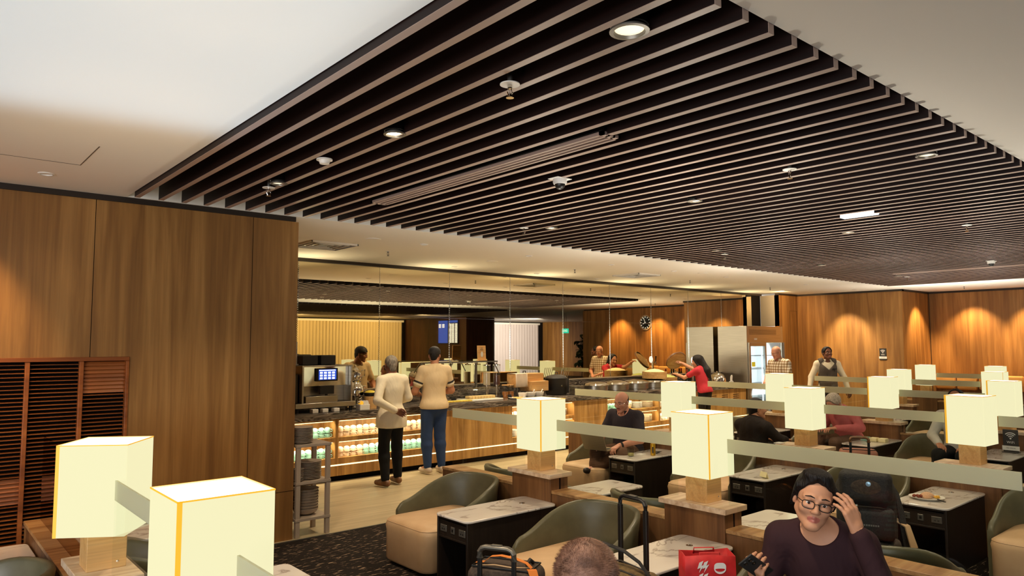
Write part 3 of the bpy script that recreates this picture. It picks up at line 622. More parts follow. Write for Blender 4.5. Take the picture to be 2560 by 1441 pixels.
# ---- tub chairs
def build_chair(lab, loc, rz):
    """local: opens towards -x, back at x=+0.38"""
    t = thing('tub_chair', lab, 'chair', loc, rz, 'olive tub chairs')
    plan = []
    for i in range(9): plan.append((-0.30 + 0.25 * i / 8, 0.35, 0))
    n = 22
    for i in range(1, n):
        a = PI / 2 - PI * i / n
        ce, se = math.cos(a), math.sin(a)
        plan.append((-0.05 + 0.425 * math.copysign(abs(ce) ** 0.95, ce), 0.35 * math.copysign(abs(se) ** 0.95, se), 1))
    for i in range(9): plan.append((-0.05 - 0.25 * i / 8, -0.35, 0))
    N = len(plan); vs = []; fs = []; K = 12
    for j, (x, y, _) in enumerate(plan):
        a = plan[max(0, j - 1)]; b_ = plan[min(N - 1, j + 1)]
        tx, ty = b_[0] - a[0], b_[1] - a[1]; l = math.hypot(tx, ty); nx, ny = -ty / l, tx / l     # outward normal (left of travel)
        if nx * (x) + ny * y < 0 and abs(y) > 0.05: nx, ny = -nx, -ny
        if x > 0.3 and nx < 0: nx, ny = -nx, -ny
        u = min(1.0, max(0.0, (x + 0.30) / 0.62)); s = u * u * (3 - 2 * u)
        h = 0.45 + 0.205 * s; fl = 0.03 * s
        if j == 0 or j == N - 1: h -= 0.05
        elif j == 1 or j == N - 2: h -= 0.015
        th = 0.022
        prof = [(-th, 0.05), (-th, 0.30), (-th + fl * .5, h - 0.12), (-th + fl, h - 0.02), (-th * .6 + fl, h - 0.004), (fl, h), (th * .6 + fl, h - 0.004), (th + fl, h - 0.02), (th + fl * .5, h - 0.12), (th, 0.30), (th, 0.05)]
        K = len(prof)
        for d, z in prof: vs.append((x + nx * d, y + ny * d, z))
    for j in range(N - 1):
        for q in range(K):
            fs.append((j * K + q, j * K + (q + 1) % K, (j + 1) * K + (q + 1) % K, (j + 1) * K + q))
    fs += [tuple(range(K))[::-1], tuple((N - 1) * K + q for q in range(K))]
    bb = B().add(vs, fs)
    o = bb.obj('shell', 'olive', t, angle=60)
    bm = bmesh.new(); bm.from_mesh(o.data); bmesh.ops.recalc_face_normals(bm, faces=bm.faces); bm.to_mesh(o.data); bm.free()
    b = B(); pts = rounded_rect(-0.46, 0.30, -0.325, 0.325, 0.10, 7)
    prof = [(0.012, 0.03), (0.0, 0.05), (0.0, 0.27), (-0.006, 0.31), (0.004, 0.345), (0.02, 0.362), (0.06, 0.374), (0.14, 0.382)]
    vs = []; n = len(pts)
    for ins, z in prof:
        for (x, y) in pts:
            cx, cy = -0.08, 0; sx = (0.38 - ins) / 0.38; sy = (0.325 - ins) / 0.325
            vs.append((cx + (x - cx) * sx, cy + (y - cy) * sy, z))
    fs = [(j * n + i, j * n + (i + 1) % n, (j + 1) * n + (i + 1) % n, (j + 1) * n + i) for j in range(len(prof) - 1) for i in range(n)]
    fs += [tuple(range(n))[::-1], tuple((len(prof) - 1) * n + i for i in range(n))]
    st = b.add(vs, fs).obj('seat', 'beige', t, angle=50)
    B().tube([(-0.08 + (x + 0.08) * 0.99, y * 0.99, 0.345) for x, y in pts], 0.003, 6, closed=True).obj('piping', 'beige', st)
    B().box(-0.36, 0.30, -0.30, 0.30, 0.0, 0.05).obj('plinth', 'blackp', t)
    return t
CH = [(0, -1, 4.52, 'tub chair rim at the bottom left corner of the picture'), (0, 1, 4.62, 'dark olive tub chair between the two left foreground lamps'), (0, 1, 1.42, 'tub chair under the man with cropped hair in the foreground'),
      (1, -1, 5.02, 'empty olive tub chair with beige seat at left, facing the carpet'), (1, -1, 3.50, 'empty olive tub chair in the centre between two marble tables'), (1, -1, 1.9, 'olive tub chair of the smiling woman'),
      (1, 1, 5.22, 'chair back edge above the low wall left of the centre lamp'), (1, 1, 3.62, 'chair back edge above the low wall behind the centre chair'), (1, 1, 1.95, 'tub chair with the black backpack on it'),
      (2, -1, 5.98, 'tub chair of the man with the laptop'), (2, -1, 4.42, 'olive tub chair behind the big centre lamp'), (2, -1, 2.93, 'olive tub chair behind the backpack'), (2, -1, 1.50, 'olive tub chair cut by the right picture edge'), (2, 1, 4.55, 'tub chair of the dark-haired man seen from behind'),
      (3, -1, 4.75, 'tub chair of the grey-haired person in pink'), (3, -1, 3.35, 'big olive chair back behind the lamp with yellow edge'), (3, -1, 6.28, 'tub chair partly hidden left of the third partition'),
      (4, -1, 4.35, 'distant tub chair on the near side of the fourth partition')]
cproto = None
for k, side, y, lab in CH:
    loc = (XB[k] + (-0.40 if side < 0 else 0.655), y, 0); rz = 0 if side < 0 else PI
    if cproto is None: cproto = build_chair(lab, loc, rz)
    else: dup(cproto, loc, rz, lab)
# ================================================================ BUFFET COUNTER
CF = 8.74
t = thing('worktop', 'black veined marble worktop running the whole buffet counter', 'worktop', (0, 0, 0))
B().box(2.87, 14.28, 8.68, 9.36, 0.815, 0.905).obj('slab', 'blackmarble', t, bevel=0.004)
B().box(2.87, 14.28, 9.36, 9.495, 0.815, 1.125).obj('backsplash', 'blackmarble', t, bevel=0.004)
B().box(2.87, 14.28, 9.35, 9.497, 1.126, 1.135).obj('ledge_strip', 'steel', t, smooth=False)
UN = [(3.0, 4.46, 1, 'oak cabinet with mint cups next to the left wall corner'), (4.46, 5.965, 1, 'oak cabinet with lit cup shelves behind the two standing men'), (5.965, 7.47, 0, 'plain oak counter front right of the man in jeans'),
      (7.47, 8.915, 1, 'oak cabinet with lit shelves behind the centre lamp'), (8.915, 9.72, 0, 'narrow plain oak counter front left of the plate shelves'), (9.72, 11.22, 1, 'oak cabinet full of plates behind the laptop man'),
      (11.22, 12.25, 1, 'oak cabinet with white cups behind the pale lamp'), (12.25, 14.28, 2, 'oak counter front with black vent slots beside the fridge')]
for x0, x1, op, lab in UN:
    t = thing('counter_cabinet', lab, 'cabinet', (x0, CF, 0), 0, 'oak cabinets under the buffet worktop')
    L = x1 - x0; b = B()
    if op == 1:
        b.box(0, 0.022, 0, 0.5, 0.222, 0.814).box(L - 0.022, L - 0.002, 0, 0.5, 0.222, 0.814).box(0.022, L - 0.022, 0.48, 0.5, 0.222, 0.814).box(0.022, L - .022, 0, 0.48, 0.222, 0.305).box(0.022, L - 0.022, 0, 0.02, 0.79, 0.814)
        b.obj('carcass', 'cabwood', t, bevel=0.001)
        B().box(0.022, L - 0.022, 0.0, 0.48, 0.515, 0.572).obj('shelf', 'cabwood', t, bevel=0.001)
        for z in (0.79, 0.514):
            B().box(0.05, L - 0.05, 0.022, 0.034, z - 0.012, z - 0.002).obj('led_strip', 'led', t, smooth=False)
            light('shelf_light', 'AREA', (x0 + L / 2, CF + 0.015, z - 0.02), 4.0 * L, (1.0, 0.84, 0.55), L * 0.9, (x0 + L / 2, CF + 0.2, z - 0.2), sy=0.03)
    else:
        b.box(0.001, L - 0.001, 0, 0.5, 0.222, 0.814); b.obj('front_panel', 'cabwood', t, bevel=0.001)
        if op == 2:
            b = B()
            for q in range(4):
                for z in (0.60, 0.64, 0.68): b.box(0.25 + 0.42 * q, 0.47 + 0.42 * q, -0.002, 0, z, z + 0.012)
            b.obj('vent_slots', 'black', t, smooth=False)
    B().box(0.001, L - 0.001, -0.004, 0.4, 0.206, 0.221).obj('light_line', 'led', t, smooth=False)
    B().box(0.001, L - 0.001, 0.0, 0.4, 0.075, 0.205).obj('base_panel', 'cabwood', t, bevel=0.001)
    B().box(0, L, 0.05, 0.4, 0.002, 0.074).obj('toe_kick', 'black', t, smooth=False)

# ---- crockery: one of each kind, then copies
def cup_mesh():
    b = B().lathe([(0.041, 0), (0.042, 0.02), (0.040, 0.05), (0.034, 0.064), (0.02, 0.068), (0.018, 0.072), (0, 0.072)], 18)
    b.tube([(0.038, 0, 0.014), (0.058, 0, 0.013), (0.064, 0, 0.028), (0.058, 0, 0.044), (0.038, 0, 0.044)], 0.005, 6)
    return b
def plate_mesh(r, h=0.012): return B().lathe([(r * 0.6, 0), (r * 0.62, 0.004), (r, h), (r, h + 0.004), (r * 0.6, 0.007), (0, 0.006)], 28)
def bowl_mesh(r, h): return B().lathe([(r * 0.5, 0), (r * 0.85, h * 0.4), (r, h), (r - 0.006, h), (r * 0.8, h * 0.42), (r * 0.4, 0.012), (0, 0.012)], 24)
PROTO = {}
def place(kind, maker, m, loc, rz, name, label, cat, group):
    key = (kind, m)
    if key not in PROTO:
        o = maker().obj(name, m); PROTO[key] = o
    else:
        o = PROTO[key].copy(); COL.objects.link(o)
    o.location = loc; o.rotation_euler = (0, 0, rz); return tag(o, label, cat, group)
LAYER = ['lower', 'upper']
def cups(x0, n, step, z, y, cols, where, layers=2):
    cnt = {}
    for i in range(n):
        m = cols[i] if isinstance(cols, (list, tuple)) else cols
        nm = {'mint': 'mint', 'ceramic': 'cream', 'whitecer': 'white'}[m]
        cnt[m] = cnt.get(m, 0) + 1
        for l in range(layers):
            place('cup', cup_mesh, m, (x0 + i * step, y + rnd.uniform(-.006, .006), z + 0.0605 * l), -0.9 + rnd.uniform(-.35, .35), 'cup', f'{nm} cup, {ORD[cnt[m] - 1]} from left, {LAYER[l] if layers > 1 else "single"} layer on {where}', 'cup', f'upside-down cups on {where}')
cups(3.84, 7, 0.088, 0.573, CF + 0.09, 'mint', 'top shelf nearest the wall')
cups(3.84, 7, 0.088, 0.306, CF + 0.09, 'mint', 'bottom shelf nearest the wall')
cups(4.55, 15, 0.096, 0.573, CF + 0.09, 'ceramic', 'top shelf behind the men')
cups(4.55, 15, 0.096, 0.306, CF + 0.09, ['ceramic'] * 4 + ['mint'] * 11, 'bottom shelf behind the men')
cups(7.54, 3, 0.09, 0.573, CF + 0.09, 'whitecer', 'top shelf left of centre lamp')
cups(9.80, 6, 0.088, 0.573, CF + 0.08, 'mint', 'plate cabinet top shelf')
cups(11.31, 9, 0.098, 0.573, CF + 0.08, 'whitecer', 'top shelf behind pale lamp')
cups(11.31, 9, 0.098, 0.306, CF + 0.08, 'whitecer', 'bottom shelf behind pale lamp')
def stack(kind, x, y, z, n, r, m, where, pitch, h=0.012):
    for i in range(n):
        pos_ = 'top' if i == n - 1 else ('bottom' if i == 0 else f'{ORD[i]} from bottom')
        mk = (lambda: plate_mesh(r, h)) if kind == 'plate' else (lambda: bowl_mesh(r, h))
        nm = {'stone': 'taupe', 'whitecer': 'white', 'ceramic': 'cream', 'mint': 'mint', 'steel': 'steel'}[m]
        place(f'{kind}{r}{h}', mk, m, (x, y, z + i * pitch), rnd.uniform(0, 6), kind, f'{nm} {kind}, {pos_} of the stack {where}', kind, f'{nm} {kind}s stacked {where}')
stack('plate', 8.70, CF + 0.15, 0.573, 9, 0.115, 'stone', 'on top shelf right of centre lamp', 0.012)
stack('plate', 7.61, CF + 0.15, 0.306, 8, 0.09, 'whitecer', 'on bottom shelf left of centre lamp', 0.013)
stack('bowl', 10.45, CF + 0.15, 0.573, 4, 0.09, 'whitecer', 'left on plate cabinet top shelf', 0.03, 0.06)
stack('plate', 10.72, CF + 0.15, 0.573, 9, 0.11, 'whitecer', 'behind head of laptop man', 0.012)
stack('plate', 11.02, CF + 0.15, 0.573, 9, 0.12, 'ceramic', 'right on plate cabinet top shelf', 0.012)
stack('bowl', 9.95, CF + 0.15, 0.306, 5, 0.10, 'ceramic', 'left on plate cabinet bottom shelf', 0.025, 0.06)
stack('plate', 10.28, CF + 0.15, 0.306, 8, 0.10, 'whitecer', 'second on plate cabinet bottom shelf', 0.013)
stack('plate', 10.66, CF + 0.15, 0.306, 11, 0.12, 'mint', 'third on plate cabinet bottom shelf', 0.012)
stack('plate', 10.99, CF + 0.15, 0.306, 11, 0.12, 'ceramic', 'right on plate cabinet bottom shelf', 0.012)

# ---- plate stand at the wall corner
t = thing('plate_stand', 'beige painted three-tier stand holding plates at the wall corner', 'stand', (3.075, 6.62, 0))
for x in (-0.165, 0.135):
    for y in (-0.15, 0.15): B().box(x - 0.02, x + 0.02, y - 0.02, y + 0.02, 0.002, 0.83).obj('post', 'standpaint', t, bevel=0.002)
for z in (0.15, 0.485, 0.83): B().box(-0.19, 0.16, -0.175, 0.175, z, z + 0.025).obj('shelf', 'standpaint', t, bevel=0.002)
stack('plate', 2.99, 6.60, 0.857, 11, 0.115, 'stone', 'on top of the plate stand', 0.0135)
stack('plate', 3.08, 6.62, 0.512, 12, 0.125, 'stone', 'on the middle shelf of the plate stand', 0.0135)
stack('plate', 2.935, 6.53, 0.512, 9, 0.055, 'stone', 'at front left of the middle shelf', 0.0125)
stack('bowl', 3.06, 6.62, 0.177, 8, 0.125, 'stone', 'on the bottom shelf of the plate stand', 0.026, 0.06)

# ---- coffee machine and tea urn
ZW = 0.906
t = thing('coffee_machine', 'steel coffee machine with blue touch screen at left of the counter', 'coffee machine', (4.36, 9.02, ZW))
B().box(-0.45, 0.40, -0.22, 0.26, 0.062, 0.125).obj('drip_ledge', 'steel', t, bevel=0.004)
for x in (-0.4, -0.12, 0.12, 0.36): B().cyl((x, -0.15, 0), 0.022, 0, 0.062).obj('foot', 'blackp', t)
b = B().box(-0.36, 0.36, 0.0, 0.26, 0.126, 0.61).box(-0.36, -0.335, -0.20, 0, 0.126, 0.61).box(0.335, 0.36, -0.20, 0, 0.126, 0.61).box(-.335, .335, -.20, 0, .595, .61)
b.obj('body', 'steel', t, bevel=0.003)
B().box(-0.46, -0.37, -0.10, 0.24, 0.126, 0.5).obj('milk_cooler', 'grey', t, bevel=0.004)
B().box(-0.33, 0.33, -0.12, -0.001, 0.34, 0.59).obj('front_panel', 'chrome', t, smooth=False)
p = B().rbox(-0.14, 0.16, -0.165, -0.125, 0.40, 0.57, 0.008).obj('touch_screen', 'blackp', t)
b = B().box(-0.115, 0.135, -0.168, -0.1655, 0.42, 0.555); b.obj('display', 'screenblue', p, smooth=False)
b = B()
for i in range(4):
    for j2 in range(3): b.box(-0.10 + 0.058 * i, -0.062 + 0.058 * i, -0.170, -0.168, 0.428 + 0.036 * j2, 0.452 + 0.036 * j2)
b.box(-.11, .12, -.17, -.168, .537, .55).obj('icons', M['emwhite'], p, smooth=False)
B().box(-0.09, 0.11, -0.16, -0.121, 0.23, 0.34).lathe([(0.018, 0.19), (0.018, 0.235)], 12, c=(0.01, -0.14, 0)).obj('spout', 'blackp', t)
B().box(-0.30, 0.15, -0.19, -0.01, 0.127, 0.21).obj('drip_tray', 'steel', t, bevel=0.003)
for x in (-0.28, -0.02): B().box(x, x + 0.22, -0.02, 0.22, 0.611, 0.74).obj('bean_hopper', 'darkgrey', t, bevel=0.01)
for k, x in enumerate((4.16, 4.30, 4.46)):
    o = B().rbox(-0.04, 0.04, -0.05, 0.05, 0, 0.05, 0.006).obj('sachet_box', 'whitecer'); o.location = (x, 8.80, ZW); tag(o, f'small white sachet holder under the coffee machine, {ORD[k]} from left', 'holder', 'sachet holders under the coffee machine')
t = thing('menu_card', 'white upright card at the left wall corner above the coffee machine', 'card', (3.985, 9.05, ZW + 0.5))
B().box(-0.05, 0.05, -0.006, 0.006, 0.13, 0.42).box(-0.06, 0.06, -0.03, 0.03, 0.112, 0.13).obj('card', 'whitep', t)
t.location = (4.0, 9.1, ZW + 0.499)
t = thing('tea_urn', 'polished silver tea urn with stacked pot right of the coffee machine', 'urn', (4.90, 9.08, ZW))
B().lathe([(0.13, 0), (0.135, 0.02), (0.10, 0.04), (0.085, 0.10), (0.10, 0.16), (0.125, 0.18), (0.13, 0.24), (0.115, 0.30), (0.085, 0.33), (0.075, 0.36), (0.09, 0.38)], 32).obj('body', 'chrome', t)
B().lathe([(0.06, 0.381), (0.085, 0.40), (0.095, 0.44), (0.08, 0.49), (0.05, 0.51), (0.055, 0.53), (0.03, 0.56), (0.012, 0.57), (0.016, 0.585), (0, 0.6)], 28).obj('teapot', 'chrome', t)
B().tube([(0.085, 0, 0.43), (0.14, 0, 0.44), (0.15, 0, 0.53), (0.09, 0, 0.51)], 0.006, 8).tube([(0.12, 0, .22), (0.17, 0, .24), (0.165, 0, .30), (.11, 0, .30)], 0.007, 8).obj('handle', 'chrome', t)
B().tube([(0, -0.12, 0.12), (0, -0.17, 0.12), (0, -0.18, 0.09)], 0.012, 10).tube([(-.02, -.15, .13), (.02, -.15, .15)], .006, 6).obj('tap', 'chrome', t)
t = thing('milk_jug', 'small silver jug beside the tea urn', 'jug', (5.12, 9.14, ZW))
B().lathe([(0.045, 0), (0.055, 0.05), (0.04, 0.10), (0.03, 0.13), (0.036, 0.15), (0.0, 0.17)], 20).tube([(0.04, 0, 0.12), (0.08, 0, 0.11), (0.07, 0, 0.05), (0.05, 0, 0.05)], 0.005, 6).obj('body', 'chrome', t)
t = thing('sachet_bowl', 'white square bowl of sachets at the counter edge by the urn', 'bowl', (4.86, 8.78, ZW))
B().prism(rounded_rect(-0.075, 0.075, -0.06, 0.06, 0.01), 0, 0.075).obj('bowl', 'whitecer', t, bevel=0.004)
for k in range(7):
    mx = Matrix.Translation((-0.05 + 0.016 * k, rnd.uniform(-.03, .03), 0.075)) @ Matrix.Rotation(rnd.uniform(-.6, .6), 4, 'Y')
    B().box(-0.02, 0.02, -0.03, 0.03, 0, 0.045, mx=mx).obj('sachet', 'gold' if k == 0 else 'whitep', t, smooth=False)
t = thing('wooden_tub', 'wooden tub with black bowl of yellow fruit behind the man in white', 'tub', (5.04, 8.90, ZW))
B().lathe([(0.085, 0), (0.095, 0.17), (0.088, 0.17), (0.08, 0.02), (0, 0.02)], 16).obj('tub', 'maple', t, angle=20)
B().lathe([(0.07, 0.165), (0.10, 0.22), (0.0, 0.215)], 20).obj('bowl', 'blackp', t)
B().ball((0, 0, 0.215), 0.085, 0.085, 0.035).obj('fruit', mat('lemon_yellow', lin(240, 216, 70), 0.5), t)

# ---- cold buffet items (x measured on the counter)
o = B().rbox(-0.26, 0.26, -0.11, 0.11, 0, 0.012, 0.004).obj('tray', 'steel'); o.location = (6.5, 8.86, ZW); tag(o, 'steel tray of yellow slices at the counter edge by the jeans man', 'tray')
for k in range(8):
    o = B().rbox(-0.028, 0.028, -0.05, 0.05, 0, 0.02, 0.005).obj('cheese_slice', mat('cheese', lin(246, 206, 84), 0.5) if k == 0 else bpy.data.materials['cheese']); o.location = (6.29 + 0.06 * k, 8.84, ZW + 0.0125); tag(o, f'yellow cheese slice on the steel tray, {ORD[k]} from left', 'cheese', 'cheese slices on the steel tray')
t = thing('cake_dome', 'clear roll-top cake dome on a white tray in the middle counter', 'dome', (7.03, 8.98, ZW))
B().rbox(-0.34, 0.34, -0.17, 0.17, 0, 0.03, 0.008).obj('tray', 'whitecer', t)
b = B(); n = 18; vs = []; fs = []
for i in range(n + 1):
    a = PI * i / n
    for u in (-0.31, -0.28, 0.28, 0.31):
        s = 1.0 if abs(u) < 0.3 else 0.86
        vs.append((u, -0.15 * math.cos(a) * s, 0.032 + 0.175 * math.sin(a) * s))
for i in range(n): fs += [(i * 4 + q, i * 4 + q + 1, i * 4 + q + 5, i * 4 + q + 4) for q in range(3)]
fs += [tuple(i * 4 for i in range(n + 1)), tuple(i * 4 + 3 for i in range(n, -1, -1))]
b.add(vs, fs).obj('cover', 'clear', t)
for k in range(9):
    o = B().prism([(-0.026, -0.06), (0.026, -0.06), (0.026, 0.06), (-0.026, 0.06)], 0, 0.045).obj('cake_slice', mat('sponge', lin(240, 206, 140), 0.8) if k == 0 else bpy.data.materials['sponge'], bevel=0.008); o.location = (6.80 + 0.058 * k, 8.97, ZW + 0.031); tag(o, f'pale sponge cake slice under the dome, {ORD[k]} from left', 'cake', 'cake slices under the dome')
for k, (x, y, wh) in enumerate(((6.39, 9.06, 'first of two behind the cheese tray'), (6.58, 9.06, 'second of two behind the cheese tray'), (7.42, 8.92, 'first of two right of the cake dome'), (7.60, 8.92, 'second of two right of the cake dome'))):
    t = thing('label_card', f'small black name card, {wh}', 'card', (x, y, ZW + .001), 0, 'black food name cards')
    mx = Matrix.Rotation(-0.25, 4, 'X'); B().box(-0.04, 0.04, -0.003, 0.003, 0.0, 0.065, mx=mx).obj('card', 'blackp', t); B().box(-0.03, 0.03, 0.0, 0.03, 0.0, 0.004).obj('foot', 'blackp', t)
t = thing('sneeze_guard', 'glass sneeze guard on metal posts over the cold buffet', 'guard', (6.75, 9.15, ZW))
B().box(-0.75, 0.68, -0.12, 0.12, 0.60, 0.612).obj('glass_shelf', 'glass', t, smooth=False)
B().box(-0.75, 0.68, -0.124, -0.116, 0.592, 0.614).obj('front_rail', 'grey', t, smooth=False)
for x in (-0.70, 0.33): B().box(x - 0.015, x + 0.015, -0.015, 0.015, 0, 0.599).obj('post', 'grey', t, smooth=False)
for x in (-0.2, 0.62): B().tube([(x, -0.1, 0.59), (x + (0.1 if x > 0 else -0.12), -0.1, 0.42)], 0.009, 8).obj('bracket', 'grey', t)
B().box(-0.6, 0.5, -0.03, 0.0, 0.588, 0.596).obj('light_bar', 'led', t, smooth=False)
t = thing('menu_sign', 'golden-brown upright sign standing on the sneeze guard', 'sign', (7.2, 9.15, ZW + 0.614))
mx = Matrix.Rotation(-0.06, 4, 'X'); B().box(-0.085, 0.085, -0.005, 0.005, 0.012, 0.245, mx=mx).obj('board', 'maple', t); B().box(-0.09, 0.09, -0.03, 0.03, 0, 0.015).obj('foot', 'maple', t)
B().box(-0.022, 0.022, -0.0105, -0.008, 0.20, 0.207, mx=mx).obj('heading_line', 'trim', t, smooth=False)
B().box(-0.03, 0.03, -0.0075, -0.005, 0.175, 0.182, mx=mx).obj('text_line', 'trim', t, smooth=False)
B().lathe([(0.024, 0), (0.024, 0.002), (0, 0.002)], 20, mx=Matrix.Translation((0, -0.002, 0.105)) @ Matrix.Scale(1.9, 4, (0, 0, 1)) @ Matrix.Rotation(PI / 2, 4, 'X')).obj('emblem', 'whitep', t)
for k, (x, m, col, fh, lab) in enumerate(((7.37, 'milk', lin(232, 212, 180), 0.2, 'tall clear dispenser of milky white drink'), (7.58, 'cocoa', lin(92, 50, 36), 0.15, 'tall clear dispenser of dark brown drink'))):
    t = thing('drink_dispenser', lab, 'dispenser', (x, 9.235, ZW), 0, 'drink dispensers')
    B().cyl((0, 0, 0), 0.07, 0, 0.012, 24).cyl((0, 0, 0), 0.03, 0.012, 0.20, 16).cyl((0, 0, 0), 0.062, 0.20, 0.215, 24).tube([(0, -0.03, 0.17), (0, -0.07, 0.17), (0, -0.075, 0.14)], 0.009, 8).obj('stand', 'chrome', t)
    B().cyl((0, 0, 0), 0.055, 0.216, 0.216 + fh, 24).obj('drink', mat(m, col, 0.4), t)
    B().lathe([(0.06, 0.216), (0.06, 0.53)], 24, cap=False).obj('cylinder', 'clear', t)
    B().lathe([(0.062, 0.53), (0.062, 0.545), (0.015, 0.55), (0.012, 0.575), (0, 0.58)], 20).obj('lid', 'chrome', t)
for k, x in enumerate((7.65, 7.77)):
    t = thing('snack_jar', f'amber snack jar on the counter, {ORD[k]} of two left of the wooden box', 'jar', (x, 9.10, ZW), 0, 'snack jars')
    B().cyl((0, 0, 0), 0.05, 0.0, 0.10, 20).obj('snacks', mat('snack', lin(190, 118, 50), 0.7) if k == 0 else bpy.data.materials['snack'], t)
    B().lathe([(0.056, 0), (0.056, 0.17), (0.05, 0.18), (0.05, 0.2), (0, 0.2)], 20).obj('glass_jar', 'clear', t)
    B().cyl((0, 0, 0), 0.058, 0.201, 0.215, 20).obj('lid', 'maple', t)
o = plate_mesh(0.15, 0.018).obj('plate', 'whitecer'); o.location = (7.66, 8.80, ZW); tag(o, 'white plate of pastry bits right of the cake dome', 'plate')
for k in range(6):
    o = B().ball((0, 0, 0.014), 0.03, 0.022, 0.014, n=10).obj('pastry', mat('pastry', lin(226, 178, 96), 0.8) if k == 0 else bpy.data.materials['pastry']); o.location = (7.60 + 0.036 * (k % 4), 8.76 + 0.05 * (k // 4), ZW + 0.007); tag(o, f'small golden pastry on the white plate, {ORD[k]} of six', 'pastry', 'pastries on the white plate')
for k, (x, r) in enumerate(((7.80, 0.075), (7.98, 0.085), (8.165, 0.085))):
    t = thing('sauce_bowl', f'white deep bowl at the counter edge, {ORD[k]} of three left of the kettle', 'bowl', (x, 8.84, ZW), 0, 'white deep bowls')
    bowl_mesh(r, 0.09).obj('bowl', 'whitecer', t)
    if k: B().tube([(0.0, 0, 0.03), (0.06, 0.0, 0.10), (0.085, 0, 0.125)], [0.006, 0.007, 0.012], 8).obj('ladle', 'whitep', t)
t = thing('bread_box', 'light wooden bread box with drawer and draped white cloth', 'box', (8.13, 9.1, ZW))
B().box(-0.30, 0.33, -0.06, 0.17, 0.16, 0.385).obj('upper_box', 'maple', t, bevel=0.004)
B().box(-0.02, 0.36, -0.15, 0.16, 0.09, 0.255).obj('drawer', 'maple', t, bevel=0.004)
for x in (-0.27, 0.30):
    for y in (-0.05, 0.15): B().box(x - .012, x + .012, y - .012, y + .012, 0, 0.159 if x < 0 else 0.09).obj('leg', 'grey', t, smooth=False)
b = B(); vs = []; fs = []
for i in range(13):
    x = -0.31 + 0.26 * i / 12; w = 0.006 * math.sin(i * 1.3)
    for (y, z) in ((0.15, 0.388), (-0.03, 0.392), (-0.068, 0.386), (-0.074 - w, 0.30), (-0.078 + w, 0.17)): vs.append((x, y, z))
for i in range(12): fs += [(i * 5 + q, i * 5 + q + 1, i * 5 + q + 6, i * 5 + q + 5) for q in range(4)]
b.add(vs, fs); o = b.obj('cloth', mat('white_cloth', lin(228, 210, 186), 0.9), t); s = o.modifiers.new('solid', 'SOLIDIFY'); s.thickness = 0.004
t = thing('soup_kettle', 'round black soup kettle right of the wooden bread box', 'kettle', (8.80, 9.08, ZW))
B().lathe([(0.17, 0), (0.19, 0.03), (0.195, 0.26), (0.20, 0.27), (0.20, 0.285), (0.17, 0.285), (0.16, 0.27), (0, 0.27)], 32).obj('body', 'blackp', t)
B().lathe([(0.19, 0.287), (0.17, 0.32), (0.08, 0.345), (0, 0.35)], 32).tube([(-.03, 0, .35), (-.03, 0, .385), (.03, 0, .385), (.03, 0, .35)], .008, 8).obj('lid', 'darkgrey', t)
B().lathe([(0.016, 0), (0.018, 0.004), (0, 0.006)], 16, mx=Matrix.Translation((-0.06, -0.192, 0.16)) @ Matrix.Rotation(PI / 2, 4, 'X')).obj('dial', 'chrome', t)
t = thing('utensil_rack', 'steel rack of serving tongs behind the soup kettle', 'rack', (9.16, 9.28, ZW))
B().box(-0.1, 0.1, -0.05, 0.05, 0, 0.26).obj('box', 'blackp', t)
for k in range(5): B().tube([(-0.08 + 0.04 * k, 0, 0.2), (-0.02 + 0.05 * k, 0, 0.44)], 0.005, 6).obj('tong', 'chrome', t)
stack('plate', 9.08, 8.86, ZW, 7, 0.13, 'steel', 'beside the soup kettle', 0.022)
for k, x in enumerate((9.70, 10.28, 10.86, 11.40)):
    t = thing('chafing_dish', f'round steel chafing dish on the counter, {ORD[k]} from the left', 'chafing dish', (x, 9.0, ZW), 0, 'round chafing dishes')
    B().lathe([(0.20, 0), (0.20, 0.02), (0.235, 0.03), (0.235, 0.115), (0.245, 0.12), (0.245, 0.13), (0, 0.128)], 36).obj('pan', 'steel', t)
    B().lathe([(0.24, 0.132), (0.225, 0.165), (0.16, 0.185), (0.06, 0.195), (0, 0.196)], 36).obj('lid', 'chrome', t)
    B().tube([(-0.08, -0.235, 0.14), (-0.07, -0.262, 0.15), (0.07, -0.262, 0.15), (0.08, -0.235, 0.14)], 0.008, 8).obj('handle', 'steel', t)
BAMB = wood('bamboo', lin(186, 140, 78), lin(206, 162, 98), lin(220, 180, 118), 'x', 0.6, 2.0)
for (x, y, h, r, lab, colr) in ((11.42, 9.18, 0.26, 0.24, 'tall bamboo steamer heaped with pale buns beside the red-shirted woman', lin(232, 214, 160)), (12.0, 9.13, 0.20, 0.20, 'bamboo steamer of green dumplings in front of the red-shirted woman', lin(190, 200, 120))):
    zz = ZW + (0.197 if x < 11.5 else 0)
    t = thing('bamboo_steamer', lab, 'steamer', (x, 9.0 if x < 11.5 else y, zz + .001), 0, 'bamboo steamers')
    hh = 0.13 if x < 11.5 else h
    B().lathe([(r, 0), (r, hh * .48), (r * .985, hh * .5), (r, hh * .52), (r, hh), (r - 0.012, hh), (r - 0.012, hh - 0.03), (0, hh - 0.03)], 36).obj('basket', BAMB, t)
    B().lathe([(r - 0.014, hh - 0.02), (r * .7, hh + .02), (r * .35, hh + .045), (0, hh + 0.055)], 30).obj('food', mat('steamed_food', colr, 0.8), t)
t = thing('ice_bucket', 'steel ice bucket with white napkin in front of the tap', 'bucket', (13.0, 8.95, ZW))
B().lathe([(0.09, 0), (0.125, 0.21), (0.135, 0.215), (0.135, 0.22), (0.118, 0.21), (0.085, 0.02), (0, 0.02)], 30).obj('bucket', 'chrome', t)
B().ball((0, 0, 0.17), 0.11, 0.11, 0.035).obj('ice', 'whitecer', t)
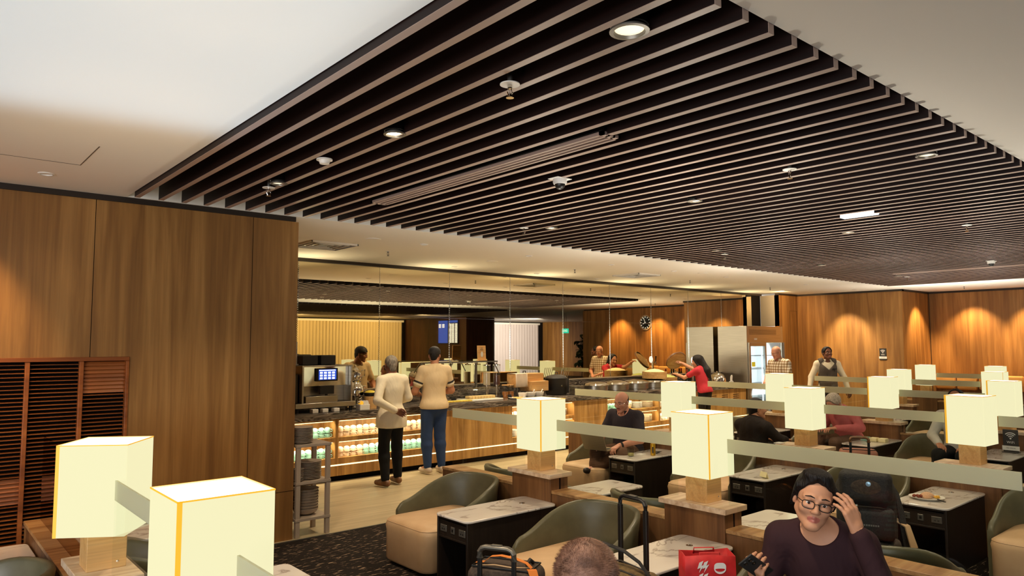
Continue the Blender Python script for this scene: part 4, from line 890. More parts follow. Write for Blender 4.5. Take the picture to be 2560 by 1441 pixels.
b = B(); b.prism([(-0.13, -0.10), (-0.09, -0.13), (-0.10, -0.125), (-0.14, -0.09)], 0.0, 0.24).obj('napkin', 'whitecer', t)
BOT = [('red', lin(150, 24, 24)), ('green', lin(36, 58, 30)), ('dark', lin(18, 14, 14)), ('dark', lin(26, 20, 16)), ('red', lin(176, 40, 30)), ('dark', lin(14, 14, 16)), ('amber', lin(110, 60, 20))]
for k, (nm, colr) in enumerate(BOT):
    t = thing('bottle', f'{nm} capped bottle behind the ice bucket, {ORD[k]} from left', 'bottle', (12.80 + 0.14 * k, 9.22 + 0.05 * (k % 2), ZW), 0, 'bottles behind the ice bucket')
    B().lathe([(0.038, 0), (0.04, 0.01), (0.04, 0.19), (0.015, 0.25), (0.014, 0.31), (0, 0.31)], 16).obj('glass_bottle', mat('bottle_glass', lin(30, 34, 22), 0.1), t)
    B().cyl((0, 0, 0), 0.0165, 0.27, 0.33, 12).obj('cap', mat('bottle_cap', colr, 0.4), t)
t = thing('beer_tap', 'chrome beer tap with white glowing oval badge beside the woman', 'tap', (12.66, 8.98, ZW))
B().cyl((0, 0, 0), 0.05, 0, 0.02).cyl((0, 0, 0), 0.024, 0.02, 0.47).tube([(0, 0, 0.45), (0.06, -0.02, 0.47), (0.16, -0.05, 0.47), (0.18, -0.05, 0.43)], 0.014, 10).obj('column', 'chrome', t)
mx = Matrix.Translation((-0.02, -0.03, 0.53)) @ Matrix.Scale(1.4, 4, (0, 0, 1)) @ Matrix.Rotation(PI / 2, 4, 'X')
B().lathe([(0.05, -0.012), (0.052, 0.0), (0.05, 0.012), (0, 0.014)], 28, mx=mx).obj('badge', 'emwhite', t)
B().tube([(0.17, -0.05, 0.48), (0.18, -0.05, 0.60)], [0.009, 0.016], 10).obj('tap_handle', 'blackp', t)
t = thing('cloche', 'polished steel roll-top cloche right of the ice bucket', 'cloche', (13.50, 8.95, ZW))
B().cyl((0, 0, 0), 0.20, 0, 0.04, 32).obj('base', 'chrome', t); B().lathe([(0.195, 0.041), (0.185, 0.12), (0.14, 0.20), (0.07, 0.245), (0.012, 0.25), (0.018, 0.27), (0, 0.29)], 32).obj('dome', 'chrome', t)
t = thing('folded_napkin', 'fan-folded white napkin at the right end of the counter', 'napkin', (13.92, 8.92, ZW))
b = B()
for k in range(4):
    b.prism([(-0.02 + 0.03 * k, 0), (0.02 + 0.03 * k, 0), (0.035 + 0.035 * k, 0.19 - 0.02 * (k % 2)), (0.0 + 0.035 * k, 0.15)], -0.03 + .012 * k, -0.02 + .012 * k, axis='y')
b.prism([(-0.14, 0), (0.12, 0), (0.06, 0.07), (-0.06, 0.05)], -0.045, -0.03, axis='y'); b.obj('cloth', 'whitecer', t)

# ---- fridge
t = thing('bar_fridge', 'tall steel bar fridge with glass doors, right door open, beside the counter', 'fridge', (14.30, 8.70, 0))
FW = 1.55
b = B().box(0, 0.05, 0, 0.74, 0.06, 2.17).box(FW - 0.05, FW, 0, 0.74, 0.06, 2.17).box(0.05, FW - 0.05, 0.70, 0.74, 0.06, 2.17).box(0.05, FW - 0.05, 0, 0.70, 0.06, 0.16).box(0.05, FW - 0.05, 0, 0.70, 1.80, 2.17).box(FW / 2 - 0.03, FW / 2 + 0.03, 0, 0.05, 0.16, 1.80)
b.obj('cabinet', 'steel', t, bevel=0.004)
B().box(0.055, FW - 0.055, 0.66, 0.69, 0.165, 1.79).box(0.0505, 0.06, 0.05, 0.66, 0.165, 1.79).box(FW - 0.06, FW - 0.0505, 0.05, 0.66, 0.165, 1.79).box(0.06, FW - 0.06, 0.05, 0.66, 0.162, 0.17).obj('liner', 'whitep', t, smooth=False)
for z in (0.5, 0.85, 1.2, 1.5): B().box(0.06, FW - 0.06, 0.08, 0.62, z, z + 0.008).obj('wire_shelf', 'grey', t, smooth=False)
for x in (0.1, FW / 2 - 0.06): B().box(x, x + 0.02, 0.06, 0.08, 0.25, 1.75).obj('light_tube', 'emwhite', t, smooth=False)
light('fridge_light', 'AREA', (14.30 + FW / 2, 8.8, 1.2), 45, (0.85, 0.95, 1.0), 1.2, (14.30 + FW / 2, 9.4, 1.0), sy=1.2)
d = B(); w = FW / 2 - 0.03
d.box(0.03, 0.09, -0.04, -0.002, 0.16, 1.80).box(w - 0.06, w, -0.04, -0.002, 0.16, 1.80).box(0.09, w - 0.06, -0.04, -0.002, 0.16, 0.24).box(0.09, w - 0.06, -0.04, -0.002, 1.72, 1.80)
dd = d.obj('left_door', 'steel', t, bevel=0.003); B().box(0.09, w - 0.06, -0.025, -0.018, 0.24, 1.72).obj('door_glass', 'tintglass', dd, smooth=False)
hx = FW - 0.02; mx = Matrix.Translation((hx, -0.03, 0)) @ Matrix.Rotation(math.radians(-112), 4, 'Z')
d = B(); d.box(-0.74, -0.68, -0.02, 0.02, 0.16, 1.80, mx=mx).box(-0.06, 0, -0.02, 0.02, 0.16, 1.80, mx=mx).box(-0.68, -0.06, -0.02, 0.02, 0.16, 0.24, mx=mx).box(-0.68, -0.06, -0.02, 0.02, 1.72, 1.80, mx=mx)
dd = d.obj('right_door', 'steel', t, bevel=0.003); B().box(-0.68, -0.06, -0.004, 0.004, 0.24, 1.72, mx=mx).obj('door_glass', 'tintglass', dd, smooth=False)
B().box(0.3, 0.42, -0.002, 0, 1.86, 1.9).obj('badge', 'whitep', t, smooth=False)
b = B()
for k in range(10): b.box(0.1, FW - 0.3, -0.002, 0, 1.98 + 0.012 * k, 1.984 + 0.012 * k)
b.obj('grille', 'blackp', t, smooth=False)
o = B().box(-0.07, 0.07, -0.002, 0, -0.05, 0.05).obj('sticker', mat('yellow_sticker', lin(230, 220, 60), 0.5), t, smooth=False); o.location = (0.2, -0.027, 1.32)
for k in range(12):
    z = (0.509, 0.859, 1.209, 0.509)[k // 4] if k < 12 else 1.2
    o = B().lathe([(0.035, 0), (0.035, 0.16), (0.014, 0.21), (0.014, 0.25), (0, 0.25)], 14).obj('fridge_bottle', mat('pale_bottle', lin(196, 214, 224), 0.2) if k == 0 else bpy.data.materials['pale_bottle']); o.location = (14.44 + 0.14 * (k % 4), 9.0, z + .0005); tag(o, f'pale bottle in the fridge, {ORD[k % 4]} from left on the {["low", "middle", "high"][k // 4]} shelf', 'bottle', 'bottles in the fridge')
# wireless signs
def wifi_sign(lab, o, xd, s=1.0, foot=True):
    """o = lower centre of the panel, xd = horizontal direction along the panel (viewer's right)"""
    x = Vector(xd); nrm = x.cross(Vector((0, 0, 1))); t = thing('wireless_sign', lab, 'sign', o); F = frame_mx((0, 0, 0), xd, (0, 0, 1))
    B().box(-0.075 * s, 0.075 * s, 0.0, 0.26 * s, -0.01, 0.0, mx=F).obj('panel', 'darkgrey', t, smooth=False)
    B().box(-0.085 * s, 0.085 * s, 0.025 * s, 0.075 * s, 0.0005, 0.003, mx=F).obj('white_strip', 'whitep', t, smooth=False)
    b = B()
    for r in (0.03, 0.05, 0.07):
        vs = []; n = 12
        for i in range(n + 1):
            a = PI * 0.25 + PI * 0.5 * i / n
            for q in (r - 0.005, r + 0.004): vs.append((q * s * math.cos(a), 0.155 * s + q * s * math.sin(a), 0.002))
        b.add(vs, [(2 * i, 2 * i + 1, 2 * i + 3, 2 * i + 2) for i in range(n)], 0, F)
    b.lathe([(0.010 * s, 0), (0.010 * s, 0.002), (0, 0.002)], 12, c=(0, 0.16 * s, 0), mx=F).obj('symbol', 'whitep', t, smooth=False)
    lettering('WiFi', 0.04 * s, F @ Matrix.Translation((0, 0.115 * s, 0.002)), 'whitep', t)
    lettering('FREE WIRELESS', 0.014 * s, F @ Matrix.Translation((0, 0.05 * s, 0.0035)), 'blackp', t)
    if foot: B().box(-0.08 * s, 0.08 * s, -0.0, 0.006, -0.05, 0.05, mx=F).obj('foot', 'darkgrey', t, smooth=False)
wifi_sign('small black wireless sign on the far oak wall by the corner', (X2 - 0.012, 7.0, 1.40), (0, -1, 0), 1.0, False)
wifi_sign('black wireless sign standing on a marble table at the right edge', (9.80, 2.62, 0.531), (0, -1, 0), 1.0)
# cushions on the distant bench
t = thing('bench', 'distant wall bench with wooden back along the orange-lit oak wall', 'bench', (18.35, 4.6, 0))
B().box(-0.25, 0.3, -1.8, 1.8, 0, 0.42).obj('seat_base', 'rowwood', t, bevel=0.004); B().box(0.22, 0.4, -1.8, 1.8, 0.42, 1.02).obj('backrest', 'rowwood', t, bevel=0.004)
for k in range(8):
    o = B().rbox(-0.07, 0.07, -0.20, 0.20, 0, 0.34, 0.04).obj('cushion', mat('tan_cushion', lin(224, 168, 96), 0.8) if k == 0 else bpy.data.materials['tan_cushion']); o.location = (18.47, 6.15 - 0.44 * k, 0.73 if k % 2 == 0 else 0.72); tag(o, f'tan cushion on the distant wall bench, {ORD[k]} from the left', 'cushion', 'tan cushions on the wall bench')
# ================================================================ ORGANIC SURFACES (signed distance fields)
def _seg(P, a, b, ra, rb):
    a = np.array(a, float); b = np.array(b, float); ba = b - a; pa = P - a
    h = np.clip(pa @ ba / max(ba @ ba, 1e-12), 0, 1)
    return np.linalg.norm(pa - h[..., None] * ba, axis=-1) - (ra + (rb - ra) * h)
def _ell(P, c, r, R=None):
    q = P - np.array(c, float)
    if R is not None: q = q @ R
    r = np.array(r, float); k0 = np.linalg.norm(q / r, axis=-1); k1 = np.linalg.norm(q / (r * r), axis=-1)
    return k0 * (k0 - 1.0) / np.maximum(k1, 1e-9)
def _rbx(P, c, h, rr, R=None):
    q = P - np.array(c, float)
    if R is not None: q = q @ R
    q = np.abs(q) - (np.array(h, float) - rr)
    return np.linalg.norm(np.maximum(q, 0), axis=-1) + np.minimum(q.max(-1), 0) - rr
def cap(a, b, ra, rb=None, k=0.02, op='add'): return ('cap', (tuple(a), tuple(b), ra, ra if rb is None else rb), k, op)
def ell(c, r, R=None, k=0.02, op='add'): return ('ell', (tuple(c), tuple(r), R), k, op)
def rbx(c, h, rr, R=None, k=0.01, op='add'): return ('rbx', (tuple(c), tuple(h), rr, R), k, op)
def _bounds(pr):
    t, a = pr[0], pr[1]
    if t == 'cap':
        p = np.array([a[0], a[1]]); m = max(a[2], a[3]); return p.min(0) - m, p.max(0) + m
    r = np.array(a[1]); r = np.full(3, np.linalg.norm(r)) if (a[-1] is not None) else r
    return np.array(a[0]) - r, np.array(a[0]) + r
def sdf_mesh(prims, res, cuts=()):
    bs = [_bounds(p) for p in prims if p[3] == 'add']
    lo = np.min([b[0] for b in bs], 0) - 3 * res; hi = np.max([b[1] for b in bs], 0) + 3 * res
    n = np.ceil((hi - lo) / res).astype(int) + 1
    D = np.full(n, 0.3, np.float32); ax = [lo[i] + res * np.arange(n[i]) for i in range(3)]
    for t, a, k, op in prims:
        b0, b1 = _bounds((t, a)); m = 3 * res + k
        i0 = np.clip(np.floor((b0 - m - lo) / res).astype(int), 0, n); i1 = np.clip(np.ceil((b1 + m - lo) / res).astype(int) + 1, 0, n)
        if np.any(i1 <= i0): continue
        sl = tuple(slice(i0[i], i1[i]) for i in range(3))
        P = np.stack(np.meshgrid(*[ax[i][sl[i]] for i in range(3)], indexing='ij'), -1)
        d = {'cap': _seg, 'ell': _ell, 'rbx': _rbx}[t](P, *a).astype(np.float32); X = D[sl]
        if op == 'add':
            h = np.clip(0.5 + 0.5 * (X - d) / k, 0, 1); D[sl] = X * (1 - h) + d * h - k * h * (1 - h)
        else:
            h = np.clip(0.5 - 0.5 * (X + d) / k, 0, 1); D[sl] = X * (1 - h) - d * h + k * h * (1 - h)
    if cuts:
        P = np.stack(np.meshgrid(*ax, indexing='ij'), -1)
        for c in cuts:
            D = np.maximum(D, c(P).astype(np.float32))
    ins = D < 0
    C = [(0, 0, 0), (1, 0, 0), (0, 1, 0), (1, 1, 0), (0, 0, 1), (1, 0, 1), (0, 1, 1), (1, 1, 1)]
    cnt = sum(ins[x:n[0] - 1 + x, y:n[1] - 1 + y, z:n[2] - 1 + z].astype(np.int8) for x, y, z in C)
    idx = np.argwhere((cnt > 0) & (cnt < 8)); N = len(idx)
    vid = -np.ones(n - 1, int); vid[idx[:, 0], idx[:, 1], idx[:, 2]] = np.arange(N)
    val = [D[idx[:, 0] + c[0], idx[:, 1] + c[1], idx[:, 2] + c[2]].astype(float) for c in C]
    acc = np.zeros((N, 3)); ct = np.zeros(N)
    for a in range(8):
        for b in range(a + 1, 8):
            ca, cb = np.array(C[a]), np.array(C[b])
            if abs(ca - cb).sum() != 1: continue
            mk = (val[a] < 0) != (val[b] < 0); tt = np.where(mk, val[a] / np.where(mk, val[a] - val[b], 1), 0)
            acc += mk[:, None] * (ca + tt[:, None] * (cb - ca)); ct += mk
    V = lo + res * (idx + acc / ct[:, None])
    F = []
    for axis in range(3):
        s0 = [slice(0, n[i] - (1 if i == axis else 0)) for i in range(3)]
        A = ins[tuple(s0)]; s1 = list(s0); s1[axis] = slice(1, n[axis]); Bm = ins[tuple(s1)]
        e = np.argwhere(A != Bm); u, w = (axis + 1) % 3, (axis + 2) % 3
        e = e[(e[:, u] > 0) & (e[:, w] > 0) & (e[:, u] < n[u] - 1) & (e[:, w] < n[w] - 1)]
        if not len(e): continue
        flip = A[e[:, 0], e[:, 1], e[:, 2]]
        def g(du, dw):
            q = e.copy(); q[:, u] -= du; q[:, w] -= dw; return vid[q[:, 0], q[:, 1], q[:, 2]]
        Q = np.stack([g(1, 1), g(0, 1), g(0, 0), g(1, 0)], 1)
        Q = np.where(flip[:, None], Q, Q[:, ::-1]); F.append(Q)
    F = np.concatenate(F); F = F[(F >= 0).all(1)]
    # one light smoothing pass
    s = np.zeros_like(V); c2 = np.zeros(N)
    for a in range(4):
        b = (a + 1) % 4
        np.add.at(s, F[:, a], V[F[:, b]]); np.add.at(s, F[:, b], V[F[:, a]]); np.add.at(c2, F[:, a], 1); np.add.at(c2, F[:, b], 1)
    V = 0.5 * V + 0.5 * s / np.maximum(c2, 1)[:, None]
    return V, F
def np_obj(name, parts, mats, parent=None, loc=None):
    """parts: list of (V, F, material index or array)"""
    vs = []; fs = []; ms = []; o = 0
    for V, F, m in parts:
        vs.append(np.asarray(V, float)); fs += (np.asarray(F) + o).tolist(); o += len(V)
        ms += list(m) if hasattr(m, '__len__') else [m] * len(F)
    me = bpy.data.meshes.new(name); me.from_pydata(np.concatenate(vs).tolist(), [], fs)
    for k in mats: me.materials.append(M[k] if isinstance(k, str) else k)
    me.polygons.foreach_set('material_index', [int(x) for x in ms]); me.polygons.foreach_set('use_smooth', [True] * len(fs)); me.update()
    ob = bpy.data.objects.new(name, me); COL.objects.link(ob)
    if parent: ob.parent = parent
    if loc: ob.location = loc
    return ob
def xf(V, mx):
    A = np.array(mx); return V @ A[:3, :3].T + A[:3, 3]
def basis(o, yd, zd):
    """matrix with +Y along yd, +Z near zd"""
    y = Vector(yd).normalized(); x = y.cross(Vector(zd)).normalized(); z = x.cross(y)
    return Matrix(((x.x, y.x, z.x, o[0]), (x.y, y.y, z.y, o[1]), (x.z, y.z, z.z, o[2]), (0, 0, 0, 1)))

# ---------------------------------------------------------------- people
def skinmat(name, c): return tex(name, [(0.3, tuple(v * 0.9 for v in c[:3]) + (1,)), (0.7, c)], 14.0, (1, 1, 1), 4, 0, 0.5, 0.35)
M['skin_asian'] = skinmat('skin_light', lin(206, 150, 116)); M['skin_tan'] = skinmat('skin_tan', lin(178, 122, 90)); M['skin_brown'] = skinmat('skin_brown', lin(122, 78, 56)); M['skin_pink'] = skinmat('skin_pink', lin(206, 146, 118))
M['eyewhite'] = mat('eye_white', lin(226, 220, 214), 0.2); M['iris'] = mat('dark_iris', lin(26, 16, 12), 0.15); M['lip'] = mat('lip', lin(186, 108, 92), 0.4); M['mouth'] = mat('mouth_inside', lin(60, 22, 20), 0.6); M['teeth'] = mat('teeth', lin(236, 230, 220), 0.3)
M['hairblack'] = tex('black_hair', [(0.35, lin(14, 11, 10)), (0.65, lin(28, 21, 18))], 12.0, (10, 10, 1.2), 4, 0.3, 0.5, 0.3, bmp=0.5)
M['hairgrey'] = tex('grey_hair', [(0.35, lin(84, 76, 66)), (0.65, lin(150, 140, 124))], 16.0, (6, 6, 1.5), 4, 0.3, 0.6, bmp=0.5)
M['hairwhite'] = tex('silver_hair', [(0.35, lin(150, 138, 118)), (0.65, lin(214, 202, 180))], 16.0, (6, 6, 1.5), 4, 0.3, 0.6, bmp=0.5)
def cloth(name, c, fold=0.55): return tex(name, [(0.3, tuple(v * 0.93 for v in c[:3]) + (1,)), (0.7, c)], 4.5, (1.3, 1.3, 0.8), 2, 1.6, 0.85, 0.2, bmp=fold)
M['c_white'] = cloth('white_shirt_cloth', lin(226, 214, 186)); M['c_cream'] = cloth('cream_tee_cloth', lin(214, 190, 150)); M['c_navy'] = cloth('navy_polo_cloth', lin(52, 46, 50)); M['c_plum'] = cloth('plum_knit', lin(58, 36, 40)); M['c_blackt'] = cloth('black_trouser_cloth', lin(24, 24, 24)); M['c_jean'] = cloth('blue_denim', lin(44, 62, 96)); M['c_brownt'] = cloth('brown_trouser_cloth', lin(98, 72, 54)); M['c_vest'] = cloth('grey_waistcoat', lin(88, 80, 72)); M['c_red'] = cloth('crimson_shirt', lin(186, 52, 62)); M['c_pink'] = cloth('pink_top', lin(196, 104, 104)); M['c_dark'] = cloth('dark_jacket', lin(34, 26, 24)); M['c_grey'] = cloth('pale_grey_shirt', lin(196, 192, 178))
def plaid():
    m = mat('plaid_cloth', lin(220, 210, 190), 0.85, spec=0.2); L = m.node_tree.links; tc = nd(m, 'ShaderNodeTexCoord'); out = None
    for ax in ('X', 'Z'):
        w = nd(m, 'ShaderNodeTexWave', bands_direction=ax); w.inputs['Scale'].default_value = 6.0; L.new(tc.outputs['Object'], w.inputs[0])
        r = ramp(m, [(0.62, G(1.0)), (0.74, lin(206, 190, 166)), (0.92, lin(190, 170, 144))]); L.new(w.outputs['Fac'], r.inputs[0])
        if out is None: out = r.outputs[0]
        else:
            mx = nd(m, 'ShaderNodeMix', data_type='RGBA', blend_type='MULTIPLY'); mx.inputs[0].default_value = 1.0
            L.new(out, mx.inputs[6]); L.new(r.outputs[0], mx.inputs[7]); out = mx.outputs[2]
    mx = nd(m, 'ShaderNodeMix', data_type='RGBA', blend_type='MULTIPLY'); mx.inputs[0].default_value = 1.0; mx.inputs[6].default_value = lin(228, 218, 200)
    L.new(out, mx.inputs[7]); L.new(mx.outputs[2], m.node_tree.nodes['Principled BSDF'].inputs['Base Color']); return m
M['c_plaid'] = plaid()

def head_prims(open_mouth=0.0, fat=1.0):
    p = [ell((0, -0.012, 0.035), (0.074, 0.094, 0.080), k=0.02), ell((0, 0.028, -0.028), (0.060 * fat, 0.060, 0.084), k=0.03)]
    for s in (-1, 1):
        p += [cap((s * 0.050 * fat, -0.002, -0.050), (s * 0.014, 0.066, -0.096), 0.022, 0.018, 0.025), ell((s * 0.037, 0.060, -0.026), (0.026 * fat, 0.024, 0.024), k=0.02), cap((s * 0.014, 0.084, 0.024), (s * 0.048, 0.066, 0.022), 0.009, 0.008, 0.015),
              ell((s * 0.077, -0.008, -0.008), (0.009, 0.017, 0.028), k=0.008), ell((s * 0.012, 0.096, -0.031), (0.0085, 0.010, 0.0075), k=0.006)]
    p += [ell((0, 0.072, -0.098), (0.022, 0.018, 0.016), k=0.02), cap((0, 0.084, 0.012), (0, 0.106, -0.026), 0.0075, 0.0115, 0.012)]
    for s in (-1, 1): p.append(ell((s * 0.031, 0.096, 0.003), (0.019, 0.014, 0.0105), k=0.010, op='sub'))
    for s in (-1, 1): p += [ell((s * 0.031, 0.0745, 0.0098), (0.0165, 0.0115, 0.0072), k=0.003), ell((s * 0.031, 0.0735, -0.0092), (0.016, 0.0115, 0.0062), k=0.003)]
    m = open_mouth
    cz = 0.004 if m > 0 else 0.0
    for q in (-1, 1):
        p += [cap((0, 0.0825, -0.0575), (q * 0.022, 0.0735, -0.0605 + cz * 1.6), 0.0072, 0.005, k=0.008), cap((0, 0.081, -0.0715 - m), (q * 0.020, 0.0735, -0.0655 + cz), 0.0078, 0.005, k=0.008)]
        if m > 0: p.append(cap((0, 0.0925, -0.0655 - m / 2), (q * 0.0205, 0.084, -0.0625 + cz * 1.2), 0.0028 + m * 0.75, 0.0022, k=0.004, op='sub'))
        else: p.append(cap((0, 0.0925, -0.0645), (q * 0.021, 0.085, -0.0640), 0.0022, 0.0018, k=0.004, op='sub'))
    return p
def head_mesh(res, skin_i, lip_i, mouth_i, open_mouth=0.0, fat=1.0):
    V, F = sdf_mesh(head_prims(open_mouth, fat), res)
    c = V[F].mean(1); m = np.full(len(F), skin_i)
    lipz = (np.abs((c[:, 2] + 0.0645 + open_mouth / 2)) < 0.0125 + open_mouth * 0.6) & (np.abs(c[:, 0]) < 0.0255) & (c[:, 1] > 0.074)
    lipz &= (np.abs(c[:, 0]) / 0.0265) ** 2 + (np.abs(c[:, 2] + 0.0645 + open_mouth / 2) / (0.0145 + open_mouth * 0.7)) ** 2 < 1
    m[lipz] = lip_i
    if open_mouth > 0:
        inner = (np.abs(c[:, 2] + 0.0645 + open_mouth / 2) < 0.002 + open_mouth * 0.62) & (np.abs(c[:, 0]) < 0.0205) & (c[:, 1] > 0.068) & (c[:, 1] < 0.0835); m[inner] = mouth_i
    return V, F, m
def eyes_parts(wi, ii):
    out = []
    for s in (-1, 1):
        b = B().ball((s * 0.031, 0.0715, 0.002), 0.0125, n=14); out.append((b.v, [list(f) if len(f) == 4 else list(f) + [f[-1]] for f in b.f], wi))
        b = B().lathe([(0.0056, 0), (0.005, 0.0012), (0, 0.0018)], 12, mx=Matrix.Translation((s * 0.031, 0.0835, 0.001)) @ Matrix.Rotation(-PI / 2, 4, 'X')); out.append((b.v, b.f, ii))
    return out
def hand_prims(s, curl=(0.3, 0.5), spread=0.10, thumb=0.5, k=0.006):
    """wrist at origin, fingers +Y, palm towards -Z, thumb on s*X side"""
    p = []; L = (0.073, 0.082, 0.076, 0.060); xs = (0.030, 0.010, -0.010, -0.029)
    for i in range(4):
        x = s * xs[i]; y0 = 0.090 - (0.006 if i in (0, 3) else 0); p.append(cap((x * 0.62, 0.005, 0), (x, y0, 0), 0.0145, 0.0115, 0.012))
        a = spread * xs[i] / 0.03; c0 = curl[0] + 0.06 * i; pt = Vector((x, y0, 0)); ang = 0.0; seg = (0.46, 0.30, 0.24)
        for q in range(3):
            ang += (c0, curl[1], curl[1] * 0.6)[q]
            d = Vector((s * a * math.cos(ang), math.cos(ang), -math.sin(ang))).normalized(); e = pt + d * L[i] * seg[q]
            r0 = 0.0092 - 0.0009 * q - (0.001 if i == 3 else 0); p.append(cap(pt, e, r0, r0 - 0.0008, k)); pt = e
    b = Vector((s * 0.022, 0.022, -0.004)); e1 = Vector((s * 0.048, 0.052, -0.010 - 0.02 * thumb)); e2 = Vector((s * (0.058 - 0.02 * thumb), 0.080, -0.014 - 0.035 * thumb)); e3 = Vector((s * (0.058 - 0.045 * thumb), 0.103, -0.016 - 0.04 * thumb))
    p += [cap(b, e1, 0.015, 0.0115, 0.010), cap(e1, e2, 0.0108, 0.0095, k), cap(e2, e3, 0.0095, 0.0078, k), cap((0, -0.03, 0), (0, 0.02, 0), 0.022, 0.021, 0.015)]
    return p

def person(name_label, loc, rz, J, skin, top, bottom, shoes='blackp', hair=None, hairmat='hairblack', res=0.012, hres=0.005, girth=1.0, sleeve='long', hem=None, glasses=None, mouth=0.0, head_rot=None, hands=None, neckline=0.035, scale=1.0, legs=True, brows=True, fat=1.0, hs=1.0, collar=False):
    """one continuous skin body; hair, clothing, glasses and shoes are children.  Local: +Y forward, +X person's right"""
    t = thing('person', name_label, 'person', loc, rz)
    v = lambda k: np.array(J[k], float); g = girth
    pel, nk, hd = v('pelvis'), v('neck'), v('head'); sR, sL = v('shR'), v('shL')
    up = (nk - pel); up /= np.linalg.norm(up); rt = sR - sL; rt -= up * (rt @ up); rt /= np.linalg.norm(rt); fw = np.cross(up, rt); R = np.stack([rt, fw, up], 1)
    T = np.linalg.norm(nk - pel); mid = lambda f, y=0.0: pel + up * T * f + fw * y
    def torso(t_=0.0, belly=1.0):
        x_ = 0.022 if t_ else 0.0
        return [ell(mid(-0.02, -0.01), (0.160 * g + t_ + x_, 0.110 * g + t_ + x_, 0.13 + t_), R, 0.05), ell(mid(0.28, 0.01), (0.142 * g + t_, 0.100 * g * belly + t_, 0.16 + t_), R, 0.06), ell(mid(0.66, 0.0), (0.158 * g + t_, 0.108 * g + t_, 0.185 + t_), R, 0.06),
                cap(mid(0.95, -0.012), sR, 0.052 + t_, 0.056 * g + t_, 0.05), cap(mid(0.95, -0.012), sL, 0.052 + t_, 0.056 * g + t_, 0.05)]
    def arm(q, t_=0.0, f=1.0):
        s, e, w = v('sh' + q), v('el' + q), v('wr' + q); out = []
        if f >= 1.0:
            out = [cap(s, e, 0.052 * g + t_, 0.041 * g + t_, 0.03)]
            w2 = e + (w - e) * min(1.0, f - 1.0)
            if f > 1.001: out.append(cap(e, w2, 0.042 * g + t_, (0.042 * g + (0.029 - 0.042 * g) * min(1, f - 1)) + t_, 0.02))
        else: out = [cap(s, s + (e - s) * f, 0.054 * g + t_, 0.048 * g + t_, 0.03)]
        return out
    def leg(q, t_=0.0, f=1.0):
        h, kn, an = v('hip' + q), v('kn' + q), v('an' + q); cf = kn + (an - kn) * 0.3; en = kn + (an - kn) * f
        return [cap(h, kn, 0.083 * g + t_, 0.056 * g + t_, 0.04), cap(kn, cf, 0.054 * g + t_, 0.056 * g + t_, 0.03), cap(cf, en, 0.056 * g + t_, 0.038 + t_ * 1.1, 0.03)]
    fwd_h = Vector(fw); hm = Matrix.Translation(hd) @ (head_rot or Matrix.Identity(4)) @ Matrix.Scale(hs, 4)
    nb = hm @ Vector((0, -0.022, -0.06))
    body = torso() + arm('R', 0, 2.0) + arm('L', 0, 2.0) + [cap(mid(0.97, -0.01), tuple(nb), 0.056 * (0.9 + 0.1 * g), 0.054, 0.03), cap(tuple(nb), tuple(hm @ Vector((0, -0.015, -0.01))), 0.053, 0.05, 0.02)]
    if legs:
        for q in 'RL': body += leg(q) + [cap(v('an' + q), v('to' + q), 0.034, 0.028, 0.02)]
    parts = []
    V, F = sdf_mesh(body, res); parts.append((V, F, 0))
    V, F, m = head_mesh(hres, 0, 1, 2, mouth, fat); parts.append((xf(V, hm), F, m))
    for V, F, m in eyes_parts(3, 4): parts.append((xf(np.array(V), hm), [list(f) + [f[-1]] * (4 - len(f)) if len(f) < 4 else list(f) for f in F], m))
    for q in 'RL':
        hk = (hands or {}).get(q, {}); w = v('wr' + q); e = v('el' + q)
        mx = basis(w, hk.get('dir', tuple(w - e)), hk.get('back', (0, 0, 1)))
        s = 1 if hk.get('thumb_x', -1 if q == 'R' else 1) > 0 else -1
        V, F = sdf_mesh(hand_prims(s, hk.get('curl', (0.35, 0.5)), hk.get('spread', 0.08), hk.get('thumb', 0.4)), 0.0042 if hres > 0.0035 else 0.003); parts.append((xf(V * hk.get('scale', 1.0), mx), F, 0))
    fix = []
    for V, F, m in parts: fix.append((V, np.asarray([list(f) if len(f) == 4 else list(f)[:4] for f in F]) if not isinstance(F, np.ndarray) else F, m))
    me = bpy.data.meshes.new('body'); vs = []; fs = []; ms = []; o = 0
    for V, F, m in fix:
        vs += np.asarray(V).tolist(); L = [[int(i) + o for i in dict.fromkeys(f)] for f in np.asarray(F).tolist()]; fs += L; ms += list(m) if hasattr(m, '__len__') else [m] * len(L); o += len(V)
    me.from_pydata(vs, [], fs)
    for k in (skin, 'lip', 'mouth', 'eyewhite', 'iris'): me.materials.append(M[k])
    me.polygons.foreach_set('material_index', [int(x) for x in ms]); me.polygons.foreach_set('use_smooth', [True] * len(fs)); me.update()
    bo = bpy.data.objects.new('body', me); COL.objects.link(bo); bo.parent = t
    # clothing
    plane = lambda p, n_: (lambda P, p=np.array(p, float), n_=np.array(n_, float): (P - p) @ n_)
    cz = []
    if hem is not None: cz.append(plane(mid(hem), -up))
    nkp = mid(1.0, 0.012)
    sl = {'long': 1.93, 'short': 0.62, 'three': 1.5, 'none': 0.22}[sleeve]
    shirt = torso(0.013, 1.05) + arm('R', 0.013, sl) + arm('L', 0.013, sl)
    if not legs or hem is None or hem < -0.05:
        if hem is not None and hem < -0.1: shirt += [ell(mid(hem * 0.75, -0.01), (0.215 * g, 0.165 * g, 0.25), R, 0.06)]
    shirt.append(ell(tuple(nkp + up * 0.035 + fw * 0.03), (0.062 + neckline * 0.4, 0.062 + neckline * 0.5, 0.035 + neckline), R, 0.01, 'sub'))
    V, F = sdf_mesh(shirt, res * 0.9, cz); np_obj('shirt', [(V, F, 0)], [top], t)
